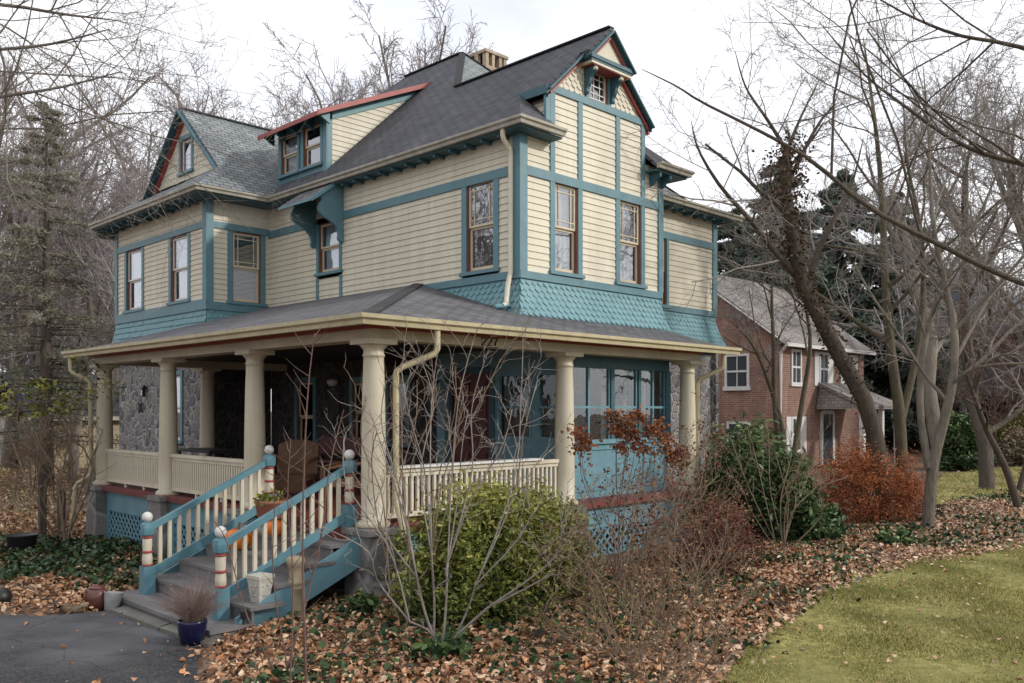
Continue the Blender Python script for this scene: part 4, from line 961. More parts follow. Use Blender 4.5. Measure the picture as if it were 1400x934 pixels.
leafobj('climbing_ivy', Pq-np.array(foot(1216,19)), .06+.05*NR.random(nn), M['dryivy'], ivt)
# tree with several stems at the lawn edge
rng = np.random.default_rng(33); out = []; bs = foot(1268,17.6); bs = (bs[0],bs[1],bs[2]-.05)
limb(out, [bs]+ptsat((1275,640,17.5),(1288,585,17.4),(1302,525,17.3),(1305,450,17.3),(1290,380,17.4),(1275,300,17.5),(1270,190,17.6),(1262,90,17.7)), .125, .007, S3, rng, 0, 12, .3, 18)
limb(out, ptsat((1270,640,17.5),(1258,560,17.6),(1262,480,17.7),(1285,400,17.8),(1320,330,17.8),(1350,270,17.7),(1375,200,17.6)), .085, .007, S3, rng, 0, 11, .35, 16)
limb(out, ptsat((1300,525,17.3),(1330,505,16.9),(1370,498,16.4),(1420,497,16)), .05, .01, S3, rng, 1, 5, .2)
tree_from(out, 'forked_tree', 'pale forked tree trunk at the lawn edge right of the red maple', foot(1268,17.6), ('bark','twig'))
rng = np.random.default_rng(34); out = []; b2 = foot(1236,20)
limb(out, [b2]+ptsat((1230,570,20),(1222,510,20),(1212,420,20),(1208,320,20.2),(1202,220,20.4),(1190,120,20.6),(1180,50,20.6)), .15, .008, S3, rng, 0, 13, .35, 18)
limb(out, ptsat((1232,575,20),(1250,500,20.2),(1262,410,20.4),(1258,310,20.6),(1240,220,20.8),(1235,130,21)), .10, .008, S3, rng, 0, 9, .35, 16)
tree_from(out, 'twin_tree', 'mossy twin trunked tree between leaning ivy trunk and forked tree', b2, ('barkmoss','twig'))
rng = np.random.default_rng(35); out = []; b3 = foot(1075,22)
for pl in (((1070,590,22),(1050,520,22),(1028,470,22),(1000,440,22)), ((1095,560,22.5),(1108,470,22.5),(1100,400,22.5),(1115,330,22.5)), ((1060,560,22),(1058,480,22),(1055,400,22),(1060,330,22))):
    limb(out, [b3]+ptsat(*pl), .085, .012, S3, rng, 0, 6, .4)
tree_from(out, 'slender_tree', 'slender many stemmed tree growing close before the brick house side wall', b3, ('barkmoss','twighaze'))
rng = np.random.default_rng(36); out = []; b4 = foot(1393,21)
limb(out, [b4]+ptsat((1375,640,21),(1350,590,21),(1334,548,21),(1318,500,21),(1312,460,21)), .10, .012, S3, rng, 0, 8, .4)
limb(out, ptsat((1393,670,21),(1405,620,21),(1412,560,21)), .07, .015, S3, rng, 0, 6, .4)
tree_from(out, 'small_leaning_tree', 'small dark leaning tree on the far lawn at the right edge', b4, ('barkdark','twigred'))
# overhanging trees whose trunks stand outside the view
S4 = spec(max=4, kids=[6,5,5,4], len=[.15,.42,.5,.5], rmin=.0028, rr=.5, ang=[40,45,48,50], up=[.0,.03,.03,.02,.02], wig=.08)
rng = np.random.default_rng(41); out = []; b5 = foot(1900,9)
limb(out, [b5]+ptsat((1880,700,9),(1860,400,9),(1830,150,9),(1800,-100,9)), .16, .08, S4, rng, 0, None)
limb(out, ptsat((1865,480,9),(1640,470,8.4),(1400,388,8),(1300,342,7.9),(1190,285,7.8),(1110,220,7.8),(1040,180,7.8),(960,140,7.8),(925,118,7.8),(878,95,7.8)), .034, .003, spec(max=3, kids=[4,3,3], len=[.10,.5,.5], rmin=.0028, ang=[35,45,48]), rng, 1, 8, .3, 22)
limb(out, ptsat((1850,300,9),(1620,270,9),(1400,225,9),(1310,195,9.2),(1230,140,9.3),(1180,100,9.4),(1120,30,9.4)), .036, .004, S4, rng, 1, 14, .25, 18)
limb(out, ptsat((1840,200,9),(1600,130,8.6),(1400,66,8.5),(1310,48,8.5),(1240,20,8.5),(1180,-15,8.5)), .03, .004, S4, rng, 1, 14, .25, 18)
limb(out, ptsat((1840,160,9),(1600,60,8.2),(1450,30,8),(1380,-20,8)), .03, .005, S4, rng, 1, 8, .25, 14)
def _keep(lv, P, r):
    for q in P:
        x, y = lat(q[0], q[1])
        if lv > 1 and y > .5 and 700+x/y*F < 985 and 560-(q[2]-CZ)/y*F > 20: return False
    return True
out = [o_ for o_ in out if _keep(*o_)]
tree_from(out, 'overhanging_tree', 'tree outside the right edge with long bare branches reaching across the sky', b5, ('barkdark','twig'), split=3)
rng = np.random.default_rng(42); out = []; b6 = foot(-520,13)
S5 = spec(max=4, kids=[8,7,6,5], len=[.24,.5,.5,.5], rmin=.0036, rr=.5, ang=[42,48,52,52], up=[0,.0,.0,.0], wig=.1)
limb(out, [b6]+ptsat((-500,600,13),(-480,300,13),(-450,0,13),(-430,-150,13)), .22, .10, S5, rng, 0, None)
for pl, k in ((((-470,160,13),(-250,120,13),(-60,75,13),(60,62,13),(150,40,13)),13), (((-475,230,13),(-250,190,13),(-40,140,13),(80,120,13),(165,98,13)),13), (((-460,60,13),(-240,20,13),(-30,5,13),(90,20,13),(160,28,13)),12), (((-475,320,13),(-250,290,13),(-60,240,13),(40,215,13)),11)):
    limb(out, ptsat(*pl), .05, .006, S5, rng, 1, k+2, .35, 14)
tree_from(out, 'overhanging_tree', 'tree outside the left edge whose fine bare twigs fill the top left corner', b6, ('bark','twig'), split=3)
# conifers
M['needle'] = leafmat('conifer needles', [(0,(.07,.09,.075)),(.5,(.14,.18,.145)),(.85,(.22,.26,.205)),(1,(.28,.31,.25))], .7, .3)
M['pine'] = leafmat('pine needles', [(0,(.18,.18,.14)),(.5,(.30,.30,.22)),(.85,(.40,.38,.29)),(1,(.46,.42,.34))], .7, .3)  # needles lightened so the colour carries the haze
def conifer(px, d, H, wbase, label, m='needle', n=26000, seed=0, sparse=.0, s=.20, droop=.25):
    rng = np.random.default_rng(900+seed); b = foot(px, d); e = empty('conifer_tree', label, 'conifer', b)
    lines = [(np.array([(0,0,z*H) for z in np.linspace(0,1,8)]), np.linspace(.022*H,.01,8))]; tips = []
    nb = 150
    for i in range(nb):
        t = .12+.88*(i/nb); z = t*H; L = wbase*(1-t)**.65*(.55+.6*rng.random())+.15; a = rng.random()*6.283
        if rng.random() < sparse: continue
        p = [np.array([math.cos(a)*L*f, math.sin(a)*L*f, z - droop*L*f*f + .12*L*f*(t)]) for f in np.linspace(0,1,5)]
        lines.append((np.array(p), np.linspace(.03,.008,5))); tips.append((p, L))
    v, f = tubes(lines, 5); mkobj('trunk', v, f, M['barkdark'], e, True)
    per = n//len(tips); P = []; rn = []
    for p, L in tips:
        p = np.array(p); t = np.sqrt(rng.random(per))*3.99; i = t.astype(int); fr = (t-i)[:,None]
        q = p[i]*(1-fr)+p[i+1]*fr + rng.normal(size=(per,3))*np.array([.16,.16,.10])*(L*.35+.2); P.append(q); rn.append(np.clip(.45+.25*rng.normal(size=per)+.25*(t/4-.5),0,1)*rng.uniform(.6,1.15))
    leafobj('needles', np.concatenate(P), s*(.6+.8*NR.random(per*len(tips))), M[m], e, np.concatenate(rn), asp=.28, up=.2); return e
conifer(64, 29, 12.6, 3.0, 'ragged olive pine among bare trees left of the house', 'pine', 26000, 1, .1, .12, .10)
conifer(1066, 44, 14.6, 4.4, 'dark spruce with pointed top right of the house corner', n=62000, seed=2, s=.36)
conifer(1150, 47, 14.8, 5.2, 'broad dark evergreen behind the brick house roof', n=62000, seed=3, s=.36)
conifer(1226, 46, 13.4, 4.6, 'dark evergreen behind the mossy twin trunks', n=56000, seed=4, s=.36)
conifer(1003, 50, 13.4, 4.6, 'dark evergreen partly hidden by the right house corner', n=50000, seed=5, s=.36)
conifer(1106, 52, 12.5, 5.4, 'low wide evergreen filling the gap between two spruces', n=50000, seed=6, s=.36)
conifer(1032, 56, 13.0, 5.0, 'evergreen set behind the pointed spruce, toward the house', n=40000, seed=7, s=.4)
# far woods that read as one brown haze of twigs
WP = []
for s_ in range(4):
    o_ = []; grow(o_, (0,0,0), (.02,.02,1), 1., .016, 0, spec(max=3, kids=[9,7,6], pts=[5,4,4,4], rmin=.0016, up=[.02,.06,.06,.04], ang=[40,42,48]), np.random.default_rng(80+s_)); WP.append([(p, r) for l, p, r in o_])
def woods(name, label, xr, dr, n, Hr, m, seed):
    rng = np.random.default_rng(seed); lines = []
    for i in range(n):
        px = rng.uniform(*xr); d = rng.uniform(*dr)*(1 if dr[0] > 0 else 1); H = rng.uniform(*Hr); b = np.array(foot(px, d)); a = rng.uniform(0,6.28); c, s = math.cos(a), math.sin(a); Rm = np.array([[c,s,0],[-s,c,0],[0,0,1]])
        lines += [(p@Rm*H+b, np.maximum(r*H, abs(d)*.00018)) for p, r in WP[i%4]]
    v, f = tubes(lines, 3); return tag(mkobj(name, v, f, M[m]), label, 'woods', kind='stuff')
woods('far_woods', 'brown haze of distant bare woods left of the house', (-500,260), (44,85), 120, (6,14), 'twighaze', 51)
woods('far_woods', 'red brown distant thicket above the dark slate house', (1180,1900), (62,95), 70, (5,11), 'twigred', 52)
woods('far_woods', 'grey distant woods beyond the brick house and evergreens', (940,1500), (75,110), 50, (8,16), 'twighaze', 53)
def woods_at(name, label, xr, dr, n, Hr, m, seed):
    rng = np.random.default_rng(seed); lines = []
    for i in range(n):
        H = rng.uniform(*Hr); b = np.array(W(rng.uniform(*xr), rng.uniform(*dr))); a = rng.uniform(0,6.28); c, s = math.cos(a), math.sin(a); Rm = np.array([[c,s,0],[-s,c,0],[0,0,1]])
        lines += [(p@Rm*H+b, r*H*1.5) for p, r in WP[i%4]]
    v, f = tubes(lines, 3); return tag(mkobj(name, v, f, M[m]), label, 'woods', kind='stuff')
woods_at('far_woods', 'bare woods beyond the lawn, out of view on the right', (34,62), (-30,16), 70, (7,13), 'twighaze', 55)
woods_at('far_woods', 'bare woods along the drive, out of view on the left', (-60,-30), (-25,20), 70, (8,15), 'twighaze', 56)
woods('far_thicket', 'red brown leafless thicket in front of the dark slate house', (1285,1520), (37,43), 15, (2.5,5.5), 'twigred', 57)
woods('undergrowth', 'low brown undergrowth of thin stems by the left garden', (-140,115), (24,38), 38, (1.0,2.6), 'twigbrown', 54)
# ================================================================== SHRUBS
def shrubleaves(c, rx, ry, rz, n, clumps, rng, sp=.16, shell=.55):
    k = rng.normal(size=(clumps,3)); k /= np.linalg.norm(k,axis=1,keepdims=True); k *= (shell+(1-shell)*rng.random((clumps,1)))**.6
    k[:,2] = np.abs(k[:,2])**.7-.10*rng.random(clumps)
    k *= np.array([rx,ry,rz])*(.68+.48*rng.random((clumps,1))); w = rng.random(clumps)
    i = rng.integers(0,clumps,n); P = k[i]+rng.normal(size=(n,3))*sp*np.array([rx,ry,rz*.75]).mean()*.9
    P[:,2] = np.maximum(P[:,2], .03)
    shade = .25+.45*(P[:,2]/rz)+.35*(w[i]-.5)+.18*rng.normal(size=n); return P+np.array(c), shade, k  # leaves lighter with height: light and shade painted into their colour
def shrub(name, label, cat, base, rx, ry, rz, n, clumps, s, m, stem='twigred', seed=0, sp=.16, asp=.45, group=None, up=.25, inner=True):
    rng = np.random.default_rng(700+seed); e = empty(name, label, cat, base, group)
    P, sh, k = shrubleaves((0,0,0), rx, ry, rz, n, clumps, rng, sp)
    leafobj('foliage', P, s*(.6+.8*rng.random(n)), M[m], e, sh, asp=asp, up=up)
    lines = [(np.array([(0,0,0), (p[0]*.25,p[1]*.25,p[2]*.45), (p[0]*.6,p[1]*.6,p[2]*.75), tuple(p)])+np.concatenate([np.zeros((1,3)),rng.normal(size=(3,3))*.03]), np.linspace(.018,.005,4)) for p in k[:min(clumps,90)]]
    v, f = tubes(lines, 4); mkobj('stems', v, f, M[stem], e, True); return e
M['azalea'] = leafmat('yellow green evergreen leaves', [(0,(.025,.04,.012)),(.3,(.11,.145,.034)),(.6,(.28,.30,.07)),(1,(.52,.49,.15))], .45, .2)
M['rhodo'] = leafmat('dark evergreen leaves', [(0,(.018,.035,.014)),(.4,(.055,.10,.036)),(.8,(.12,.18,.062)),(1,(.20,.26,.10))], .4)
M['maple'] = leafmat('rusty maple leaves', [(0,(.10,.036,.018)),(.4,(.31,.095,.036)),(.75,(.50,.175,.065)),(1,(.62,.28,.12))], .7, .1)
M['olive'] = leafmat('yellow olive leaves', [(0,(.08,.09,.018)),(.5,(.20,.21,.04)),(1,(.36,.34,.08))], .5)
M['rust'] = leafmat('rusty dead flower heads', [(0,(.10,.035,.018)),(.5,(.25,.085,.035)),(1,(.40,.17,.07))], .8)
M['barb'] = leafmat('red brown small leaves', [(0,(.06,.02,.016)),(.5,(.16,.055,.04)),(.85,(.26,.10,.07)),(1,(.30,.22,.09))], .7)
M['dead'] = leafmat('brown dead leaves', [(0,(.07,.045,.03)),(.5,(.16,.10,.06)),(.85,(.27,.17,.09)),(1,(.16,.16,.05))], .8)
M['hedge'] = leafmat('tan hedge', [(0,(.08,.06,.04)),(.5,(.19,.15,.10)),(1,(.30,.24,.16))], .8)
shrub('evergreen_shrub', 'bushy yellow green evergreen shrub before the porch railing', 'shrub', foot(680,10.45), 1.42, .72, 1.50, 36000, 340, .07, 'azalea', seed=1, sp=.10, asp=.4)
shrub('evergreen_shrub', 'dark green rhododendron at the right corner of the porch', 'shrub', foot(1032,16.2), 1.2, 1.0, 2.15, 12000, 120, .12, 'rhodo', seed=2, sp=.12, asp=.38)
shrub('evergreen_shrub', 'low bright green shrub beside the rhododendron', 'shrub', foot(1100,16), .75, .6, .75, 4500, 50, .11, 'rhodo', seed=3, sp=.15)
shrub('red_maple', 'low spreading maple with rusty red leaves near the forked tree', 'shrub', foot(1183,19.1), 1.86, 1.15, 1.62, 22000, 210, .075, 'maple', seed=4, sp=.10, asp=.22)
shrub('evergreen_shrub', 'round dark green bush on the far lawn before the slate house', 'shrub', foot(1316,34), 1.15, 1.0, 2.0, 7000, 70, .17, 'rhodo', seed=5, sp=.13)
shrub('dry_hedge', 'tan dry hedge beyond the far lawn at the right', 'hedge', foot(1400,37), 2.2, 1.0, 1.25, 8000, 80, .14, 'hedge', seed=6)
shrub('yellow_hedge', 'yellow green low hedge in front of the dark slate house', 'hedge', foot(1395,41), 2.6, 1.0, 1.9, 6000, 60, .2, 'olive', seed=7)
shrub('low_evergreen', 'small clump of green leaves at the edge of the lawn', 'plant', foot(1224,15.4), .34, .3, .25, 700, 16, .10, 'rhodo', seed=8, sp=.2)
shrub('groundcover_clump', 'dark clump of leaves at the foot of the bare viburnum', 'plant', foot(612,8.6), .36, .28, .22, 420, 14, .12, 'rhodo', seed=9, sp=.2)
shrub('barberry', 'reddish barberry mound right of the porch end', 'shrub', foot(985,13.2), .72, .62, 1.05, 6500, 70, .04, 'barb', seed=10, sp=.14)
shrub('evergreen_shrub', 'small green seedling shrub beside the stone pier', 'plant', foot(500,10.2), .22, .2, .28, 320, 14, .10, 'rhodo', seed=12, sp=.2)
# bare shrubs
def stems(name, label, base, tips, r0, S, seed, m='twig', k=5, cat='bare shrub', bend=.12):
    rng = np.random.default_rng(seed); out = []; b = np.array(base)
    for t in tips:
        t = np.array(t); mid = b*.55+t*.45+rng.normal(size=3)*bend*np.array([1,1,.4]); q2 = b*.2+t*.8+rng.normal(size=3)*bend*np.array([1,1,.4]); s = b+rng.normal(size=3)*np.array([.05,.05,0])
        limb(out, [s,mid,q2,t], r0*rng.uniform(.7,1.1), r0*.25, S, rng, 0, k, .25, 10)
    e = empty(name, label, cat, tuple(b)); A = [(p-b, r) for l, p, r in out]
    v, f = tubes(A, 5); mkobj('stems', v, f, M[m], e, True); return e, out
SV = spec(max=2, kids=[5,3], pts=[8,7,5], len=[.30,.45], rmin=.0032, ang=[38,42], up=[0,.12,.08], wig=.17, rr=.7)
def forked(label, base, mains, r0, S, seed, m):
    rng = np.random.default_rng(seed); out = []; b = np.array(base)
    for fork, tips in mains:
        f = np.array(at(*fork)); s0 = b+rng.normal(size=3)*np.array([.05,.05,0]); mid = s0*.5+f*.5+rng.normal(size=3)*np.array([.05,.05,.02]); k = r0*rng.uniform(.8,1.1)
        limb(out, [s0,mid,f], k, k*.7, S, rng, 0, 1, .5, 8)
        for t in tips:
            t = np.array(at(*t)); m1 = f*.6+t*.4+rng.normal(size=3)*np.array([.10,.10,.03]); m2 = f*.25+t*.75+rng.normal(size=3)*np.array([.08,.08,.03])
            limb(out, [f,m1,m2,t], k*.62, .004, S, rng, 1, 6, .2, 12)
    e = empty('bare_viburnum', label, 'bare shrub', tuple(b)); v, f = tubes([(p-b, r) for l, p, r in out], 5); mkobj('stems', v, f, M[m], e, True)
SV2 = spec(max=3, kids=[3,5,3], pts=[8,8,7,5], len=[.3,.36,.5], rmin=.0034, ang=[40,40,44], up=[0,.10,.10,.06], wig=.15, rr=.65, start=[.2,.2,.2])
forked('leafless shrub with pale forking stems before the evergreen shrub', foot(600,8.5),
   [((612,770,8.5), ((652,450,8.6),(668,478,8.5),(640,560,8.8),(700,560,8.4))), ((590,760,8.4), ((548,500,8.4),(575,490,8.7),(600,470,8.9))), ((570,790,8.5), ((505,560,8.5),(478,640,8.2),(528,520,8.7))), ((650,800,8.5), ((715,455,8.7),(735,520,8.8),(770,600,8.6))), ((668,830,8.4), ((815,670,8.4),(790,720,8.2))), ((560,850,8.3), ((470,600,8.2),(440,720,8.0)))], .0155, SV2, 61, 'twig')
forked('second leafless shrub with branching brown stems close to the porch railing', foot(556,9.6),
   [((560,760,9.6), ((540,500,9.7),(570,520,9.6),(590,490,9.7))), ((590,770,9.6), ((622,500,9.6),(640,540,9.7),(685,490,9.8))), ((530,770,9.5), ((515,590,9.5),(500,540,9.6)))], .013, SV2, 62, 'twigbrown')
SS = spec(max=1, kids=[8], pts=[9,5], len=[.16], rmin=.004, ang=[60], up=[0,.12], wig=.06)
stems('bare_sapling', 'thin leafless sapling rising in front of the steps', foot(410,7.1), [at(430,455,7.4), at(398,600,7.2)], .011, SS, 63, 'twigred', 12, 'sapling', .05)
stems('bare_sapling', 'low leafless shoot arching over the stair rail', foot(388,7.9), [at(292,712,7.8), at(375,640,8.0), at(470,560,8.2)], .011, SS, 64, 'twigred', 7, 'sapling', .12)
stems('grey_bare_shrub', 'grey leafless shrub in front of the rhododendron', foot(1072,14.2), [at(*p) for p in ((1000,600,14),(1022,585,14.2),(1045,570,14),(1075,580,14.4),(1100,610,14),(1140,640,14.2),(1165,650,14),(985,640,14),(1120,590,14.5),(1060,620,13.6))], .014, SV, 65, 'twigbrown', 6)
SD = spec(max=2, kids=[7,4], pts=[8,5,4], len=[.28,.5], rmin=.0026, ang=[34,42], up=[0,.06,.03], wig=.12)
def thicket(label, px, d, wpx, top, n, seed, m, lm=None, nl=900, ls=.035):
    rng = np.random.default_rng(seed); b = foot(px, d)
    tips = [at(px+rng.uniform(-1,1)*wpx, top+rng.uniform(0,150), d+rng.uniform(-.5,.5)) for _ in range(n)]
    e, out = stems('twiggy_shrub', label, b, tips, .009, SD, seed, m, 7, 'bare shrub', .22)
    if lm:
        tp = np.array([p[rng.integers(1,len(p))] for l, p, r in out if l >= 1]); P = tp[rng.integers(0,len(tp),nl)]+rng.normal(size=(nl,3))*.03-np.array(b)
        leafobj('dead_leaves', P, ls*(.6+.8*rng.random(nl)), M[lm], e, up=.1, asp=.5)
    return e
thicket('tangled brown twiggy shrub in the bed right of the evergreen shrub', 850, 8.3, 95, 640, 16, 71, 'twigbrown', 'dead', 1300, .035)
thicket('tall wispy brown shrub in front of the teal panels', 905, 9.6, 85, 590, 16, 72, 'twigbrown', 'barb', 1500, .035)
thicket('low twiggy shrub at the edge of the lawn in the foreground', 905, 7.0, 70, 770, 12, 73, 'twigbrown', 'dead', 700, .03)
thicket('thin brown twigs around the foot of the pale viburnum', 790, 8.9, 50, 730, 9, 74, 'twigbrown', 'olive', 500, .04)
thicket('red twiggy shrub between the barberry and the porch end', 955, 12.0, 60, 640, 20, 75, 'twigbrown', 'barb', 1800, .04)
# hydrangea with dead heads
heads = [(788,590),(800,602),(795,612),(863,573),(872,570),(860,590),(893,588),(900,583),(838,570),(843,588),(880,615),(908,612),(920,625),(935,618),(930,632),(912,600),(852,612),(870,600)]
e, out = stems('dried_hydrangea', 'shrub with rusty dried flower heads before the glazed porch', foot(855,10.6), [at(px, py, 10.3+.3*R.random()) for px, py in heads], .008, spec(max=0, kids=[]), 81, 'twigred', None, 'shrub', .10)
b = np.array(foot(855,10.6)); P = []
for l, p, r in out:
    P.append(p[-1]+NR.normal(size=(95,3))*np.array([.06,.06,.045])-b); P.append(p[NR.integers(4,10,14)]+NR.normal(size=(14,3))*.08-b)
P = np.concatenate(P); leafobj('flower_heads', P, .025+.03*NR.random(len(P)), M['rust'], e, asp=.8)
# shrub at the left with yellow green leaves on top
e, out = stems('leggy_shrub', 'leggy shrub with yellow green leaf tufts left of the porch', foot(88,16.6), [at(*p) for p in ((28,545,16.4),(60,540,16.6),(95,560,16.5),(110,535,16.8),(125,545,16.2),(15,560,16.4),(50,600,16),(140,590,16.8))], .021, spec(max=2, kids=[4,3], len=[.28,.45], rmin=.006, up=[0,.05,.05], ang=[40,45]), 82, 'twigbrown', 5, 'shrub', .2)
b = np.array(foot(88,16.6)); tops = np.array([p[-1] for l, p, r in out if l >= 1 and p[-1][2] > 2.0]); tops = tops[(tops[:,2] > 2.25)]; P = tops[NR.integers(0,len(tops),430)]+NR.normal(size=(430,3))*np.array([.13,.13,.035])-b
leafobj('foliage', P, .08+.05*NR.random(430), M['olive'], e, up=.4)
# ================================================================== SMALL THINGS
def lathe_thing(name, label, cat, loc, prof, m, n=24, group=None):
    o = MB().lathe(prof, (0,0,0), n).obj(name, M[m], None, True); o.location = loc; return tag(o, label, cat, group)
zg_ = -.165
def shell(prof_out, t=.012):   # open pot: outside up, then inside down
    top = prof_out[-1]; return prof_out + [(r-t, z-.001 if i == 0 else z) for i, (r, z) in enumerate(reversed(prof_out)) if z > .02] 
p = gz(105,836,zg_); e = empty('planter_bowl', 'low tan bowl filled with dead leaves, left of the red brown urn', 'bowl', p)
MB().lathe(shell([(.12,0),(.15,.03),(.17,.11),(.175,.13)]), (0,0,0), 24).obj('bowl', M['ivorystone'], e, True)
q = NR.normal(size=(260,3))*np.array([.08,.08,.05])+np.array([0,0,.13]); leafobj('dead_leaves', q, .07, M['fallen'], e, up=.3, asp=.6, fold=.8)
p = gz(132,834,zg_); e = empty('urn', 'round lidded urn in red brown glaze beside the driveway', 'urn', p)
MB().lathe([(.07,0),(.09,.01),(.125,.08),(.14,.16),(.13,.23),(.10,.265),(.092,.275)], (0,0,0), 28).obj('body', M['urn'], e, True)
MB().lathe([(.095,.276),(.10,.285),(.085,.30),(.03,.31),(.028,.325),(.0,.33)], (0,0,0), 28).obj('lid', M['urn'], e, True)
p = gz(152,835,zg_); o = lathe_thing('stone_pot', 'tilted grey stone pot right of the red brown urn', 'pot', p, shell([(.075,0),(.085,.01),(.115,.22),(.12,.235)]), 'stonepot'); o.rotation_euler = (.0,.18,.3)
p = gz(263,880,-.14); e = empty('blue_pot', 'cobalt blue glazed pot with dry grass plume by the bottom step', 'plant pot', p)
MB().lathe(shell([(.10,0),(.12,.01),(.145,.14),(.155,.24),(.15,.26)]), (0,0,0), 28).obj('pot', M['bluepot'], e, True); MB().lathe([(.12,.20),(.12,.205)], (0,0,0), 20).obj('soil', M['dark'], e)
rng = np.random.default_rng(5); L = []
for i in range(420):
    a = rng.random()*6.283; r0 = rng.random()*.10; t = rng.random()**.6; hh = rng.uniform(.28,.66)*(1.05-.4*t); o2 = .05+.30*t
    L.append((np.array([(math.cos(a)*(r0+o2*f**1.8), math.sin(a)*(r0+o2*f**1.8), .2+hh*f-.5*t*hh*max(0,f-.6)) for f in np.linspace(0,1,5)]), np.linspace(.0026,.0012,5)))
v, f = tubes(L, 3); M['plume'] = bark('dry grass plume', (.36,.25,.21), (.42,.30,.27)); mkobj('dry_grass', v, f, M['plume'], e)
# path light
p = gz(333,866,-.12); e = empty('path_light', 'short black path light standing beside the bottom newel', 'path light', p)
MB().lathe([(.012,-.05),(.012,.16),(.03,.165),(.035,.18),(.035,.24),(.05,.245),(.045,.26),(.01,.285)], (0,0,0), 14).obj('lamp_post', M['black'], e)
# face pot on the side of a tread
p = (T0+.40, -.02, TZ+.184); p = gz(358,822,TZ+.02)
e = empty('face_pot', 'whitewashed square pot with a moulded face on the lower step end', 'pot', (-1.57,.05,TZ+TR+.002))
m = MB(); a, b, h = .075, .105, .27
m.hexa([(-a,-a,0),(a,-a,0),(a,a,0),(-a,a,0),(-b,-b,h),(b,-b,h),(b,b,h),(-b,b,h)]); m.box(-.115,.115,-.115,.115,h+.001,h+.04); m.obj('pot', M['whitepot'], e)
m = MB()
for s in (-1,1): m.lathe([(0,-.016),(.016,-.008),(.018,0),(.016,.008),(0,.016)], (-.095,s*.035,.19), 10); m.lathe([(0,-.016),(.016,-.008),(.018,0),(.016,.008),(0,.016)], (s*.035,-.095,.19), 10)
m.hexa([(-.11,-.012,.11),(-.085,-.012,.11),(-.085,.012,.11),(-.11,.012,.11),(-.10,-.008,.18),(-.09,-.008,.18),(-.09,.008,.18),(-.10,.008,.18)]); m.box(-.094,-.08,-.03,.03,.075,.09); m.box(-.03,.03,-.094,-.08,.075,.09)
m.obj('moulded_face', M['whitepot'], e, True); e.rotation_euler[2] = .2
# stone pedestal
p = gz(404,842,-.06); e = empty('stone_pedestal', 'banded tan stone pedestal in the bed right of the steps', 'pedestal', p)
MB().lathe([(.10,-.1),(.10,.02),(.085,.04),(.08,.30),(.095,.32),(.095,.35),(.085,.36),(.10,.38),(.10,.41),(.08,.43),(.075,.56),(.09,.58),(.11,.64),(.11,.68),(.08,.70),(.03,.70)], (0,0,0), 18).obj('shaft', M['ivorystone'], e, True)
# pumpkins and gourds
def pumpkin(name, label, loc, r, sq, m, ribs=9, rz=0, stem=True, cat='pumpkin'):
    e = empty(name, label, cat, loc, rz=rz); vs = []; fs = []; nu, nv = 54, 14
    for j in range(nv+1):
        t = math.pi*j/nv
        for i in range(nu):
            a = 2*math.pi*i/nu; k = 1-.09*abs(math.sin(a*ribs/2))**.0*(1-abs(math.cos(a*ribs/2))**.6) ; rr = r*math.sin(t)**.8*k
            z = r*sq*(-math.cos(t)) - (.10*r*math.exp(-((math.pi-t)/.35)**2)) + .06*r*math.exp(-(t/.35)**2)
            vs.append((rr*math.cos(a), rr*math.sin(a), z+r*sq))
    for j in range(nv):
        for i in range(nu): fs.append((j*nu+i, j*nu+(i+1)%nu, (j+1)*nu+(i+1)%nu, (j+1)*nu+i))
    mkobj('flesh', vs, fs, M[m], e, True)
    if stem: MB().tube([(0,0,2*r*sq-.03),(.0,.0,2*r*sq+.03),(.025,.01,2*r*sq+.07)], [.024,.016,.018], 7).obj('stem', M['stem'], e, True)
    return e
def tr(i): return TZ+i*TR
p = gz(326,752,tr(3)); pumpkin('pumpkin', 'large orange pumpkin on the upper step behind the stair rail', (p[0],p[1],tr(3)), .185, .78, 'orange')
p = gz(376,733,tr(4)); pumpkin('pumpkin', 'smaller orange pumpkin below the terracotta planter', (p[0],p[1],tr(4)), .125, .85, 'orange', rz=.6)
p = gz(326,757,tr(2)+.02); p = (p[0], p[1], tr(2)); pumpkin('gourd', 'small yellow gourd on the middle step', gz(327,752,tr(2)), .065, .8, 'yellow', 7, cat='gourd')
pumpkin('gourd', 'flat orange red gourd beside the yellow gourd', gz(346,753,tr(2)), .085, .55, 'orange', 7, .4, cat='gourd')
# terracotta trough
p = gz(352,712,FL); e = empty('terracotta_planter', 'terracotta trough planter at the top of the steps', 'planter', (p[0]+.25,p[1]+.1,FL))
MB().lathe(shell([(.15,0),(.17,.02),(.20,.20),(.215,.21),(.215,.25)]), (0,0,0), 24).obj('pot', M['terra'], e, True); 
q = NR.normal(size=(130,3))*np.array([.09,.09,.05])+np.array([0,0,.27]); leafobj('foliage', q, .08, M['olive'], e, up=.2)
